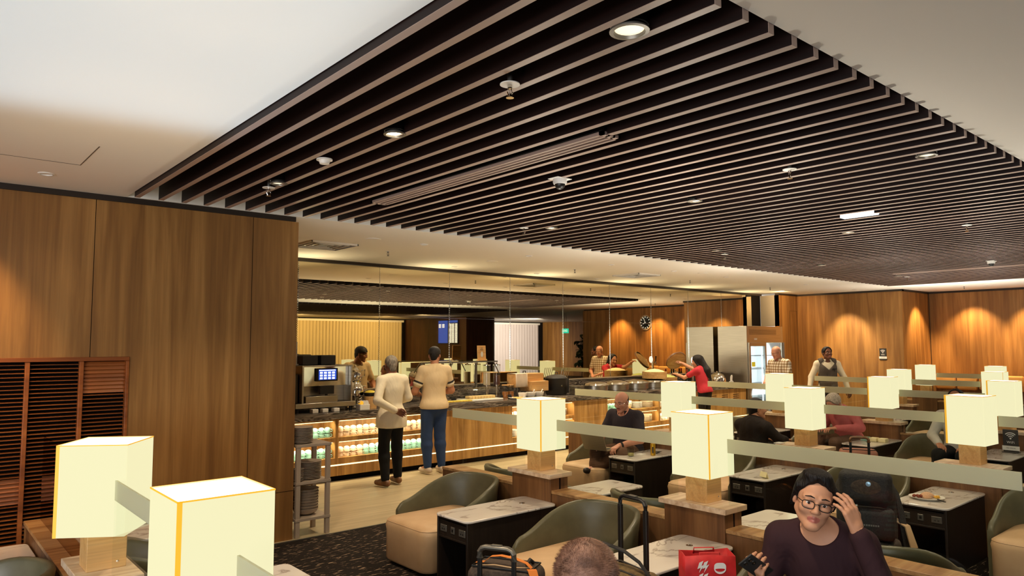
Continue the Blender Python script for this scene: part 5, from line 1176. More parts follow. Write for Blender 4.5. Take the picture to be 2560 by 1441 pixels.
    if legs:
        pants = [ell(mid(-0.03, -0.01), (0.166 * g, 0.117 * g, 0.15), R, 0.05)] + leg('R', 0.015, 0.97) + leg('L', 0.015, 0.97)
        sat = abs(v('hipR')[2] - v('knR')[2]) < 0.2; V, F = sdf_mesh(pants, res, [plane(pel + np.array((0, 0, 0.16)), (0, 0, 1))] if sat else [plane(mid(0.13), up)]); np_obj('trousers', [(V, F, 0)], [bottom], t)
        for q in 'RL':
            a, to = v('an' + q), v('to' + q); d = (to - a); d[2] = 0; d /= np.linalg.norm(d) + 1e-9
            sh = [cap(a - d * 0.035 + np.array((0, 0, -0.045)), to + np.array((0, 0, 0.002)), 0.042, 0.034, 0.02), cap(a + np.array((0, 0, -0.02)), a + np.array((0, 0, 0.0)), 0.043, 0.04, 0.02)]
            V, F = sdf_mesh(sh, 0.009, [plane((0, 0, 0.005) if abs(to[2]) < 0.06 else a - np.array((0, 0, 0.095)), (0, 0, -1))]); np_obj('shoe', [(V, F, 0)], [shoes], t)
    if collar:
        b = B(); vs = []; fs = []
        for i in range(25):
            a = math.radians(28 + 304 * i / 24); d = np.array([math.sin(a), math.cos(a), 0.0]); o_ = R @ np.array([d[0] * 0.068, d[1] * 0.066 - 0.004, 0.0])
            base = mid(0.97); vs += [tuple(base + o_ + up * 0.01), tuple(base + o_ * 0.96 + up * 0.048), tuple(base + o_ * 1.05 + up * 0.046), tuple(base + o_ * 1.32 + up * 0.004)]
        for i in range(24): fs += [(4 * i + q, 4 * i + q + 1, 4 * i + q + 5, 4 * i + q + 4) for q in range(3)]
        o_ = b.add(vs, fs).obj('collar', top, t); sm = o_.modifiers.new('solid', 'SOLIDIFY'); sm.thickness = 0.003
    # hair and glasses in head space
    if hair:
        prims, cuts, hr = hair; V, F = sdf_mesh(prims, hr, cuts); np_obj('hair', [(xf(V, hm), F, 0)], [hairmat], t)
    if brows:
        b = B()
        for s in (-1, 1): b.tube([(s * 0.013, 0.0925, 0.0275), (s * 0.030, 0.090, 0.0315), (s * 0.049, 0.0755, 0.0245)], [0.0022, 0.0030, 0.0015], 6, mx=hm)
        b.obj('eyebrows', hairmat, t)
    if glasses:
        b = B()
        for s in (-1, 1):
            pts = [(s * 0.034 + 0.0235 * math.copysign(abs(math.cos(a)) ** 0.62, math.cos(a)), 0.1015 - 0.010 * abs(math.cos(a)) * (1 if s * math.cos(a) > 0 else 0), -0.003 + 0.0165 * math.copysign(abs(math.sin(a)) ** 0.62, math.sin(a))) for a in [2 * PI * i / 28 for i in range(28)]]
            b.tube(pts, 0.0019 if glasses == 'blackp' else 0.0011, 6, closed=True, mx=hm); b.tube([(s * 0.058, 0.092, 0.004), (s * 0.074, 0.06, 0.006), (s * 0.080, -0.01, 0.006)], 0.0018, 6, mx=hm)
        b.tube([(-0.010, 0.102, 0.003), (0, 0.105, 0.006), (0.010, 0.102, 0.003)], 0.0018, 6, mx=hm)
        b.obj('glasses', glasses, t)
    return t, hm
pl = lambda p, n_: (lambda P, p=np.array(p, float), n_=np.array(n_, float) / np.linalg.norm(n_): (P - p) @ n_)
def hair_short(th=0.010, line=0.062, low=-0.055):
    return ([ell((0, -0.014, 0.036), (0.074 + th, 0.094 + th, 0.080 + th)), cap((0, -0.06, -0.02), (0, -0.055, low), 0.05, 0.045, 0.03)] + [ell((s * 0.08, 0.0, -0.02), (0.02, 0.026, 0.036), k=0.008, op='sub') for s in (-1, 1)], [pl((0, line, 0.062), (0, 0.86, -0.50)), pl((0, 0, low), (0, 0.45, -1)), pl((0, 0.05, 0), (0, 1, 0.15)) if line > 0.06 else pl((0, line, 0), (0, 1, 0))], 0.0045)
def hair_sides():
    h = hair_short(0.004, 0.03, -0.05); return (h[0], h[1] + [pl((0, -0.05, 0.035), (0, 0.35, 1))], 0.0045)
STAND = dict(pelvis=(0, 0, 0.93), neck=(0, -0.02, 1.45), head=(0, 0.02, 1.60), shR=(0.175, -0.02, 1.39), shL=(-0.175, -0.02, 1.39), elR=(0.23, -0.04, 1.12), elL=(-0.23, -0.04, 1.12), wrR=(0.23, 0.08, 0.89), wrL=(-0.23, 0.08, 0.89),
             hipR=(0.088, 0, 0.90), hipL=(-0.088, 0, 0.90), knR=(0.10, 0.02, 0.50), knL=(-0.10, 0.02, 0.50), anR=(0.105, -0.03, 0.10), anL=(-0.105, -0.03, 0.10), toR=(0.13, 0.13, 0.045), toL=(-0.13, 0.13, 0.045))
def pose(sc=1.0, **kw):
    d = {k: tuple(c * sc for c in v) for k, v in STAND.items()}; d.update(kw); return d
# ================================================================ PEOPLE
Rx = lambda a: Matrix.Rotation(math.radians(a), 4, 'X'); Rz = lambda a: Matrix.Rotation(math.radians(a), 4, 'Z'); Ry = lambda a: Matrix.Rotation(math.radians(a), 4, 'Y')
FL = 0.003
# man in white seen from behind
person('man seen from behind in loose white shirt, one hand behind his back', (4.85, 8.03, FL), math.radians(4), pose(0.955, elL=(-0.30, -0.13, 1.09), wrL=(-0.06, -0.185, 0.955), elR=(0.25, -0.02, 1.10), wrR=(0.27, 0.18, 1.04), anR=(0.13, 0.03, 0.10), knR=(0.125, 0.05, 0.48), toR=(0.16, 0.19, 0.045)),
       'skin_brown', 'c_white', 'c_blackt', 'rowwood', hair_short(0.005, 0.05, -0.06), 'hairgrey', hem=-0.30, sleeve='long', head_rot=Rz(-12) @ Rx(-8), girth=0.98, hands={'L': dict(dir=(1, -0.1, -0.45), back=(0, 1, 0.2), curl=(0.6, 0.7))})
# man in cap and jeans
pb, hmb = person('man seen from behind in cream tee, jeans and black cap', (5.76, 8.40, FL), math.radians(-8), pose(1.02, elR=(0.29, 0.03, 1.13), wrR=(0.16, 0.24, 1.08), elL=(-0.29, 0.02, 1.13), wrL=(-0.14, 0.25, 1.10), head=(0.03, 0.05, 1.625)),
       'skin_tan', 'c_cream', 'c_jean', 'stone', hair_short(0.004, 0.04, -0.05), 'hairblack', hem=-0.10, sleeve='short', girth=1.12, head_rot=Rz(-35) @ Rx(-12), glasses='chrome')
V, F = sdf_mesh([ell((0, -0.012, 0.045), (0.088, 0.107, 0.088)), rbx((0, 0.12, 0.045), (0.06, 0.055, 0.006), 0.005, k=0.01)], 0.005, [pl((0, 0, 0.026), (0, 0.25, -1))])
np_obj('cap', [(xf(V, hmb), F, 0)], ['blackcloth'], pb)
for s, q in ((1, 'R'), (-1, 'L')):
    a = Vector((s * 0.1785, -0.02, 1.418)); e = Vector((s * 0.29, 0.02, 1.13))
    for f0, f1, m in ((0.50, 0.58, 'blackcloth'), (0.585, 0.66, 'c_white')):
        B().tube([a.lerp(e, f0), a.lerp(e, f1)], [0.071, 0.069], 18).obj('sleeve_band', m, pb)
# plaid man
person('bald man with glasses in plaid shirt standing beside the fridge', (12.93, 7.20, FL), math.radians(78), pose(1.01, elR=(0.27, 0.02, 1.12), wrR=(0.10, 0.26, 1.06), elL=(-0.27, 0.02, 1.12), wrL=(-0.08, 0.27, 1.04), head=(0, 0.06, 1.61)),
       'skin_pink', 'c_plaid', 'c_brownt', 'blackp', hair_sides(), 'hairwhite', hem=-0.12, sleeve='short', girth=1.12, head_rot=Rx(-20), glasses='chrome', collar=True)
# waiter
pw, hmw = person('waiter with black hair in grey waistcoat and white shirt', (13.50, 6.52, FL), math.radians(128), pose(0.995, elR=(0.30, 0.02, 1.14), wrR=(0.36, 0.14, 0.93), elL=(-0.29, 0.0, 1.13), wrL=(-0.33, 0.10, 0.91)),
       'skin_brown', 'c_white', 'c_blackt', 'blackp', hair_short(0.016, 0.060, -0.05), 'hairblack', hem=-0.05, girth=1.0, head_rot=Rz(14) @ Rx(8), collar=True)
up = np.array([0, -0.02, 0.52]) / np.linalg.norm([0, -0.02, 0.52])
vest = [ell((0, -0.01, 0.93), (0.192, 0.142, 0.17), None, 0.05), ell((0, 0.0, 1.07), (0.176, 0.134, 0.19), None, 0.06), ell((0, -0.01, 1.265), (0.190, 0.142, 0.205), None, 0.06), cap((0.07, -0.03, 1.43), (0.13, -0.03, 1.412), 0.082, 0.080, 0.04), cap((-0.07, -0.03, 1.43), (-0.13, -0.03, 1.412), 0.082, 0.080, 0.04), rbx((0, 0.13, 1.40), (0.085, 0.12, 0.085), 0.008, np.array([[0.707, 0, -0.707], [0, 1, 0], [0.707, 0, 0.707]]), 0.005, 'sub'), rbx((0, 0.13, 1.50), (0.075, 0.14, 0.12), 0.008, None, 0.005, 'sub'), ell((0, -0.02, 1.50), (0.075, 0.10, 0.10), k=0.01, op='sub')]
V, F = sdf_mesh(vest, 0.0095, [pl((0, 0, 0.86), (0, 0, -1)), pl((0.160, 0, 0), (1, 0, 0)), pl((-0.160, 0, 0), (-1, 0, 0))]); np_obj('waistcoat', [(V, F, 0)], ['c_vest'], pw)
B().box(-0.13, -0.06, 0.118, 0.136, 1.29, 1.305).obj('name_badge', 'blackp', pw)
# woman in red reaching over the steamers
lh = ([ell((0, -0.016, 0.038), (0.086, 0.106, 0.092)), cap((0.0, -0.075, 0.02), (0.02, -0.12, -0.22), 0.075, 0.085, 0.05), cap((0.02, -0.12, -0.22), (0.03, -0.12, -0.42), 0.085, 0.06, 0.05), cap((0.06, 0.0, -0.02), (0.075, -0.03, -0.2), 0.03, 0.03, 0.03), cap((-0.06, 0.0, -0.02), (-0.07, -0.04, -0.2), 0.03, 0.03, 0.03)], [pl((0, 0.052, 0.06), (0, 0.9, -0.42)), pl((0, 0.05, 0), (0, 1, 0))], 0.006)
pr_, hmr = person('woman in crimson shirt with long dark hair leaning over the bamboo steamers', (12.0, 8.24, FL), math.radians(4), pose(0.93, neck=(0, 0.10, 1.30), head=(0.01, 0.17, 1.43), shR=(0.155, 0.09, 1.26), shL=(-0.155, 0.08, 1.25), elL=(-0.24, 0.30, 1.12), wrL=(-0.16, 0.52, 1.17), elR=(0.19, 0.36, 1.27), wrR=(0.16, 0.58, 1.38)),
       'skin_asian', 'c_red', 'c_blackt', 'blackp', lh, 'hairblack', hem=-0.10, sleeve='short', girth=0.9, head_rot=Rz(10) @ Rx(-15))
t = thing('steamer_lid', 'round bamboo steamer lid held tilted by the woman in crimson', 'lid', (12.20, 9.06, 1.44))
mx = Rz(-20) @ Rx(-52); B().lathe([(0.205, -0.025), (0.21, -0.02), (0.21, 0.02), (0.2, 0.02), (0.19, 0.0), (0.1, 0.012), (0, 0.014)], 32, mx=mx).obj('weave', BAMB, t); B().lathe([(0.212, -0.024), (0.216, -0.02), (0.216, 0.012), (0.212, 0.016), (0.212, -0.024)], 32, mx=mx, cap=False).obj('rim', 'rowwood', t)
# man with laptop (seated, facing -x)
SEAT = dict(pelvis=(0, -0.05, 0.53), neck=(0, 0.0, 0.98), head=(0, 0.07, 1.13), shR=(0.175, -0.01, 0.925), shL=(-0.175, -0.01, 0.925), elR=(0.26, 0.08, 0.70), elL=(-0.26, 0.08, 0.70), wrR=(0.14, 0.30, 0.63), wrL=(-0.14, 0.30, 0.63),
            hipR=(0.09, 0, 0.50), hipL=(-0.09, 0, 0.50), knR=(0.12, 0.42, 0.52), knL=(-0.12, 0.42, 0.52), anR=(0.12, 0.44, 0.10), anL=(-0.12, 0.44, 0.10), toR=(0.13, 0.60, 0.045), toL=(-0.13, 0.60, 0.045))
def seated(**kw): d = dict(SEAT); d.update(kw); return d
pm, hmm = person('bald man with glasses in dark polo shirt typing on a laptop', (6.70, 5.74, 0), math.radians(97), seated(head=(0, 0.06, 1.095), neck=(0, 0.0, 0.96), anL=(0.10, 0.44, 0.36), knL=(-0.20, 0.36, 0.53), toL=(0.17, 0.56, 0.33), elL=(-0.30, 0.12, 0.68), wrL=(-0.15, 0.36, 0.62), wrR=(0.10, 0.36, 0.62), elR=(0.26, 0.10, 0.68)),
       'skin_pink', 'c_navy', 'c_brownt', 'trim', hair_sides(), 'hairblack', hem=-0.06, sleeve='short', girth=1.08, head_rot=Rx(-16), glasses='chrome', collar=True, hands={'L': dict(dir=(0.1, 1, -0.25), curl=(0.5, 0.6)), 'R': dict(dir=(0.1, 1, -0.25), curl=(0.5, 0.6))}, hres=0.0042, res=0.011)
b = B(); c_ = Vector((-0.17, 0.325, 0.625)); d_ = (Vector((-0.15, 0.36, 0.62)) - Vector((-0.30, 0.12, 0.68))).normalized(); b.tube([c_ - d_ * 0.012, c_ + d_ * 0.012], 0.0375, 18); b.obj('wristwatch', 'blackp', pm)
b = B()
b.tube([(-0.022, 0.094, -0.052), (0, 0.098, -0.048), (0.022, 0.094, -0.052)], 0.0028, 6, mx=hmm).obj('moustache', 'hairblack', pm)
t = thing('laptop', 'open silver-edged laptop on the lap of the seated bald man', 'laptop', (6.26, 5.72, 0.575), math.radians(97))
B().rbox(-0.16, 0.16, -0.11, 0.11, 0, 0.015, 0.004).obj('base', 'lapshell', t)
B().rbox(-0.16, 0.16, 0, 0.008, 0, 0.22, 0.003, mx=Matrix.Translation((0, 0.11, 0.014)) @ Rx(-24)).obj('screen_lid', 'lapshell', t)
B().box(-0.14, 0.14, -0.02, 0.09, 0.0151, 0.017).obj('keyboard', 'blackp', t)
# dark-haired man from behind
person('dark-haired man in dark jacket seen from behind, second partition', (7.72, 4.62, 0), math.radians(-100), seated(head=(0.0, 0.04, 1.02), neck=(0, -0.02, 0.88), shR=(0.185, -0.03, 0.82), shL=(-0.185, -0.03, 0.82), wrR=(0.16, 0.33, 0.66), wrL=(-0.16, 0.33, 0.66)),
       'skin_tan', 'c_dark', 'c_blackt', 'blackp', hair_short(0.014, 0.055, -0.06), 'hairblack', hem=-0.06, girth=1.08, head_rot=Rz(-30))
# grey-haired person bending
person('grey-haired person in pink top bending forward at the third partition', (9.62, 4.42, 0), math.radians(80), seated(neck=(0, 0.12, 0.92), head=(0, 0.25, 1.0), shR=(0.165, 0.08, 0.87), shL=(-0.165, 0.08, 0.87), wrR=(0.10, 0.40, 0.70), wrL=(-0.12, 0.40, 0.70)),
       'skin_pink', 'c_pink', 'c_brownt', 'blackp', hair_short(0.022, 0.058, -0.08), 'hairwhite', hem=-0.06, head_rot=Rx(-40))
person('person in pale grey shirt hidden behind the lamp with yellow edge', (9.50, 3.05, 0), math.radians(95), seated(), 'skin_tan', 'c_grey', 'c_blackt', 'blackp', hair_short(0.012), 'hairblack', hem=-0.06)
# smiling woman
wh = ([ell((0, -0.014, 0.040), (0.083, 0.104, 0.092)), ell((0, -0.07, -0.01), (0.072, 0.05, 0.08), k=0.03), cap((0.074, 0.022, 0.052), (0.083, -0.012, -0.05), 0.016, 0.011, 0.02), cap((-0.074, 0.022, 0.052), (-0.084, -0.015, -0.065), 0.017, 0.012, 0.02), cap((0.083, -0.012, -0.05), (0.082, -0.012, -0.10), 0.011, 0.005, 0.01), ell((0.012, 0.03, 0.110), (0.058, 0.045, 0.022), k=0.03)],
      [lambda P: (P[..., 1] - 0.064) * 0.84 - (P[..., 2] - 0.080) * 0.54 + 0.0035 * np.sin(P[..., 0] * 75 + 1.0) + 0.002 * np.sin(P[..., 0] * 190)], 0.0032)
pwm, hmo = person('smiling woman with black glasses in plum top touching her forehead', (3.20, 1.60, 0), math.radians(112), seated(pelvis=(0, -0.05, 0.52), neck=(0.0, 0.07, 0.985), head=(0.012, 0.165, 1.125), shR=(0.165, 0.06, 0.925), shL=(-0.165, 0.07, 0.93), elR=(0.245, 0.10, 0.68), wrR=(0.235, 0.31, 0.80), elL=(-0.27, 0.17, 0.72), wrL=(-0.155, 0.215, 1.02)),
       'skin_asian', 'c_plum', 'c_blackt', 'blackp', wh, 'hairblack', hem=-0.06, sleeve='long', girth=0.96, mouth=0.0, fat=1.0, glasses='blackp', head_rot=Rz(12) @ Ry(-12) @ Rx(-4), res=0.009, hres=0.003, neckline=0.05,
       hands={'L': dict(dir=(0.30, 0.12, 1.0), back=(-0.7, 0.55, 0.1), curl=(0.28, 0.42), thumb=0.25, spread=0.10), 'R': dict(dir=(-0.05, 0.75, 0.62), back=(0.35, 0.5, -0.5), curl=(0.75, 0.8), thumb=0.35)})
t = thing('smartphone', 'dark smartphone with camera lenses in the hand of the smiling woman', 'phone', (3.2, 1.6, 0), math.radians(112))
mx = Matrix.Translation((0.225, 0.392, 0.872)) @ Rz(8) @ Rx(58) @ Ry(22) @ Rz(-38) @ Ry(180)
b = B(); b.rbox(-0.036, 0.036, -0.075, 0.075, -0.004, 0.004, 0.0035, mx=mx).obj('case', 'darkgrey', t)
b = B()
for x, y in ((0.012, 0.055), (-0.012, 0.055), (0.012, 0.032)): b.lathe([(0.009, 0), (0.009, 0.003), (0.006, 0.003), (0, 0.002)], 16, mx=mx @ Matrix.Translation((x, y, 0.004)))
b.obj('lens', 'chrome', t)
# man with cropped hair in the foreground
hc = ([ell((0, -0.014, 0.036), (0.0775, 0.0975, 0.0835)), cap((0, -0.06, -0.02), (0, -0.055, -0.06), 0.052, 0.047, 0.03)] + [ell((s * 0.08, 0.0, -0.02), (0.016, 0.024, 0.036), k=0.006, op='sub') for s in (-1, 1)], [pl((0, 0.055, 0.06), (0, 0.86, -0.5)), pl((0, 0, -0.06), (0, 0.45, -1)), pl((0, 0.058, 0), (0, 1, 0.1))], 0.0035)
M['hairbrown'] = tex('cropped_brown_hair', [(0.35, lin(104, 70, 52)), (0.65, lin(158, 114, 90))], 30.0, (1, 1, 1), 5, 0.5, 0.6, bmp=0.4)
pc, hmc = person('man with cropped brown hair seen from behind at the bottom edge', (1.372, 1.312, -0.034), math.radians(-48), seated(head=(0, 0.05, 1.19), neck=(0, -0.02, 1.03), shR=(0.185, -0.03, 0.97), shL=(-0.185, -0.03, 0.97), pelvis=(0, -0.08, 0.54)),
       'skin_pink', 'c_grey', 'c_blackt', 'blackp', hc, 'hairbrown', hem=-0.06, sleeve='short', head_rot=Rx(-22), res=0.010, hres=0.004, girth=1.08, hs=1.06, legs=False)
r2 = random.Random(3); vs = []; fs = []
for i in range(9000):
    u = r2.uniform(-1, 1); a = r2.uniform(0, 2 * PI); z = u; rr = math.sqrt(1 - z * z); n_ = Vector((rr * math.cos(a), rr * math.sin(a), z))
    p = Vector((0.0765 * n_.x, -0.014 + 0.0965 * n_.y, 0.036 + 0.0825 * n_.z))
    if p.z < -0.03 or p.y > 0.055 + 0.5 * (p.z - 0.06): continue
    q = Vector((p.x - 0.012, p.y + 0.045, 0)); rad = q.length + 1e-6
    if rad < 0.016 and p.z > 0.06 and r2.random() < 0.7: continue
    sw = Vector((q.x, q.y, 0)) / rad + 0.9 * Vector((-q.y, q.x, 0)) / rad
    d = (n_ * 0.30 + sw * 0.9 + Vector((r2.uniform(-.25, .25), r2.uniform(-.25, .25), r2.uniform(-.2, .1)))).normalized(); L = r2.uniform(0.006, 0.011)
    w = d.cross(n_).normalized() * 0.00045; o = len(vs); vs += [tuple(p - w), tuple(p + w), tuple(p + d * L + n_ * 0.002)]; fs.append((o, o + 1, o + 2))
b = B(); b.add(vs, fs, 0, hmc); b.obj('hair_strands', 'hairbrown', pc, smooth=False)
# ================================================================ BAGS AND SMALL THINGS
M['brownbag'] = tex('taupe_bag_cloth', [(0.3, lin(58, 46, 38)), (0.7, lin(84, 68, 56))], 60.0, (1, 1, 1), 2, 0, 0.8, bmp=0.2)
M['olivebag'] = tex('olive_bag_canvas', [(0.3, lin(92, 72, 40)), (0.7, lin(126, 100, 60))], 60.0, (1, 1, 1), 2, 0, 0.8, bmp=0.2)
M['orange'] = mat('orange_strap', lin(226, 130, 48), 0.6); M['redbag'] = tex('red_tote_cloth', [(0.3, lin(176, 22, 26)), (0.7, lin(206, 36, 38))], 20.0, (1, 1, 1), 2, 0, 0.6); M['paper'] = mat('pale_card', lin(238, 226, 176), 0.6)
M['pinkbag'] = mat('rosy_bag_fabric', lin(176, 118, 96), 0.7); M['can'] = mat('golden_can', lin(206, 160, 40), 0.3, 0.6)
def trolley(name, lab, cat, loc, rz, w, d, h, hz, mats, handle='darkgrey', hr=0.012, grip=0.02, lean=0.0):
    """local x = along the handle, +y away from the handle side"""
    t = thing(name, lab, cat, loc, rz)
    B().rbox(-w / 2, w / 2, 0.03, 0.03 + d, 0.04, h, 0.05, seg=4).obj('body', mats[0], t)
    B().rbox(-w / 2 + .04, w / 2 - .04, 0.03 + d - .01, 0.03 + d + .04, 0.10, h - .1, 0.02).obj('pocket', mats[0], t)
    B().tube([(-w / 2 + .03, .06, h + .001), (w / 2 - .03, .06, h + .001), (w / 2 - .03, d, h + .001), (-w / 2 + .03, d, h + .001)], 0.005, 6, closed=True).obj('zip', mats[1], t)
    hw = min(0.1, w / 2 - 0.06)
    for s in (-1, 1): B().box(s * hw - hr, s * hw + hr, 0.0, 0.018, 0.10, hz - 0.05).obj('handle_tube', 'blackp', t, bevel=0.002)
    pts = [(-hw, 0.009, hz - 0.06), (-hw, 0.009, hz - 0.025), (-hw + 0.012, 0.009, hz - 0.008), (-hw + 0.035, 0.009, hz), (hw - 0.035, 0.009, hz), (hw - 0.012, 0.009, hz - 0.008), (hw, 0.009, hz - 0.025), (hw, 0.009, hz - 0.06)]
    g = B().tube(pts, grip, 12, flat=0.75).obj('grip', handle, t)
    B().rbox(-0.03, 0.03, -0.004, 0.022, hz + grip * .62, hz + grip * .62 + 0.005, 0.002).obj('release_button', 'grey', g)
    for s in (-1, 1): B().lathe([(0.035, -0.012), (0.04, 0), (0.035, 0.012)], 16, mx=Matrix.Translation((s * (w / 2 - .05), 0.06, 0.04)) @ Ry(90)).obj('wheel', 'blackp', t)
    return t
# cabin bag with orange straps beside the dark table
rz1 = math.atan2(-0.187, 0.098)
t = trolley('cabin_bag', 'taupe cabin bag with grey pull handle and orange straps', 'suitcase', (2.514, 3.07, 0), rz1, 0.40, 0.24, 0.57, 0.695, ('brownbag', 'blackp'), 'grey')
b = B()
def ribbon(b, pts, wd, th=0.0015):
    P = [Vector(p) for p in pts]; n = len(P); vs = []
    for j, p in enumerate(P):
        a = P[max(0, j - 1)]; c = P[min(n - 1, j + 1)]; tt = (c - a).normalized(); s = tt.cross(Vector((0, 0, 1)))
        if s.length < 0.1: s = Vector((1, 0, 0))
        s.normalize(); u = s.cross(tt) * th; s = s * wd / 2; vs += [p - s - u, p + s - u, p + s + u, p - s + u]
    fs = [(4 * j + q, 4 * j + (q + 1) % 4, 4 * j + 4 + (q + 1) % 4, 4 * j + 4 + q) for j in range(n - 1) for q in range(4)]
    return b.add(vs, fs)
ribbon(b, [(-0.17, 0.12, 0.575), (-0.12, 0.12, 0.582), (-0.08, 0.12, 0.615), (-0.02, 0.12, 0.625), (0.06, 0.12, 0.618), (0.13, 0.12, 0.60), (0.16, 0.12, 0.575)], 0.03).obj('carry_strap', 'orange', t)
b = B(); ribbon(b, [(0.165, 0.10, 0.575), (0.19, 0.05, 0.585), (0.215, 0.03, 0.54), (0.22, 0.03, 0.40)], 0.05).obj('side_strap', 'orange', t)
b = B(); b.tube([(-0.15, 0.07, 0.572), (-0.05, 0.10, 0.576), (0.05, 0.09, 0.575), (0.15, 0.13, 0.573)], 0.004, 6).obj('piping', 'beige', t)
b = B(); b.tube([(0.12, 0.15, 0.58), (0.13, 0.18, 0.60), (0.14, 0.2, 0.58)], 0.012, 8).obj('clip', 'blackp', t)
# tall handled suitcase with duffel on it
rz2 = math.atan2(-0.2, -0.03)
t = trolley('suitcase', 'black suitcase with tall black pull handle before the marble table', 'suitcase', (3.02, 2.55, 0), rz2, 0.36, 0.22, 0.52, 0.975, ('blackcloth', 'grey'), 'blackp', 0.013, 0.014)
pr_d = [rbx((0, 0, 0), (0.125, 0.20, 0.055), 0.04), ell((0, 0, 0.03), (0.11, 0.18, 0.06), k=0.03)]
V, F = sdf_mesh(pr_d, 0.008, [pl((0, 0, -0.055), (0, 0, -1))])
t = thing('duffel_bag', 'olive canvas duffel bag with black shoulder strap on the suitcase', 'bag', (2.86, 2.53, 0.581), 0.2)
np_obj('body', [(V, F, 0)], ['olivebag'], t)
b = B(); b.tube([(-0.05, 0.17, 0.062), (-0.06, 0.0, 0.092), (-0.05, -0.17, 0.062)], 0.005, 6).tube([(0.05, 0.17, 0.062), (0.06, 0.0, 0.09), (0.05, -0.17, 0.062)], 0.005, 6).obj('zip', 'trim', t)
b = B(); ribbon(b, [(-0.06, 0.19, 0.05), (-0.07, 0.18, 0.13), (-0.06, 0.12, 0.19), (-0.04, 0.04, 0.195), (-0.02, -0.06, 0.17), (0.0, -0.14, 0.12), (0.02, -0.19, 0.05), (0.02, -0.205, 0.0)], 0.035, 0.003).obj('shoulder_strap', 'blackcloth', t)
# red tote on a black case
t = thing('carry_case', 'low black carry case under the red tote bag', 'case', (3.10, 2.15, 0), -0.68); B().rbox(-0.17, 0.17, -0.06, 0.10, 0.0, 0.44, 0.03).obj('body', 'blackcloth', t); B().tube([(-.06, .02, .44), (-.05, .02, .47), (.05, .02, .47), (.06, .02, .44)], .008, 8).obj('handle', 'blackp', t)
t = thing('tote_bag', 'red tote bag with white zigzag and smiling lips print', 'bag', (3.10, 2.14, 0.479), math.atan2(-0.145, 0.19))
W2, D2, H2 = 0.125, 0.055, 0.285
b = B(); vs = []; fs = []
ring = [(-W2, -D2), (0, -D2 - .004), (W2, -D2), (W2 + .0, 0.0), (W2, D2), (0, D2), (-W2, D2), (-W2, 0)]
for z, s_, dz in ((0, 0.96, 0), (0.1, 1.0, 0), (0.2, 1.01, 0), (H2, 1.0, 1)):
    for i, (x, y) in enumerate(ring): vs.append((x * s_, y * s_, z + (0.006 * math.sin(i * 2.1) if dz else 0)))
for j in range(3): fs += [(8 * j + i, 8 * j + (i + 1) % 8, 8 * j + 8 + (i + 1) % 8, 8 * j + 8 + i) for i in range(8)]
fs.append(tuple(range(8))[::-1]); o = b.add(vs, fs).obj('body', 'redbag', t, angle=25); sm = o.modifiers.new('solid', 'SOLIDIFY'); sm.thickness = 0.003
yf = -D2 - 0.0065
def flat(pts, m, y=yf, nm='print'): return B().prism(pts, y, y + 0.001, axis='y').obj(nm, m, t, smooth=False)
for q in range(3):
    x = -0.045 + 0.0 * q; z = 0.255 - 0.058 * q
    b = B()
    for dx in (0, 0.024):
        b.prism([(x - .012 + dx, z), (x + .008 + dx, z + .008), (x - .002 + dx, z - .016), (x + .012 + dx, z - .010), (x - .014 + dx, z - .048), (x - .006 + dx, z - .024), (x - .022 + dx, z - .030)], yf, yf + .001, axis='y')
    b.obj('zigzag_print', 'whitep', t, smooth=False)
n = 18
flat([(0.045 + 0.030 * math.cos(2 * PI * i / n), 0.225 + 0.026 * math.sin(2 * PI * i / n) + (0.008 * abs(math.cos(2 * PI * i / n * 1.0)) if i < n / 2 else 0)) for i in range(n)], 'whitep', nm='lips_print')
flat([(0.045 + 0.024 * math.cos(PI + PI * i / 10), 0.222 + 0.012 * math.sin(PI + PI * i / 10)) for i in range(11)] + [(0.045 + 0.024 * math.cos(PI - PI * i / 10), 0.222 + .003 * math.sin(PI - PI * i / 10)) for i in range(1, 10)][::-1], 'redbag', yf - .0005, 'lips_line')
flat([(0.010, 0.175), (0.085, 0.185), (0.085, 0.16), (0.010, 0.15)], 'whitep', nm='chin_print')
flat([(-0.098 + 0.016 * math.cos(2 * PI * i / 14), 0.165 + 0.020 * math.sin(2 * PI * i / 14)) for i in range(14)], 'whitep', nm='round_emblem')
b = B()
for k in range(7): b.box(W2 + .002, W2 + .0035, -0.045, 0.045 - 0.012 * (k % 3), 0.07 + 0.03 * k, 0.086 + 0.03 * k)
b.obj('side_print', 'whitep', t, smooth=False)
for y in (-D2, D2): B().tube([(-0.05, y, H2 - .02), (-0.05, y * .8, H2 + .012), (0.05, y * .8, H2 + .012), (0.05, y, H2 - .02)], 0.006, 6, flat=.4).obj('strap', 'redbag', t)

# backpack in the far chair
t = thing('backpack', 'bulging black backpack with silver zips sitting in a tub chair', 'backpack', (4.80, 2.10, 0.386), math.atan2(-0.36, 0.16) + 0.02)
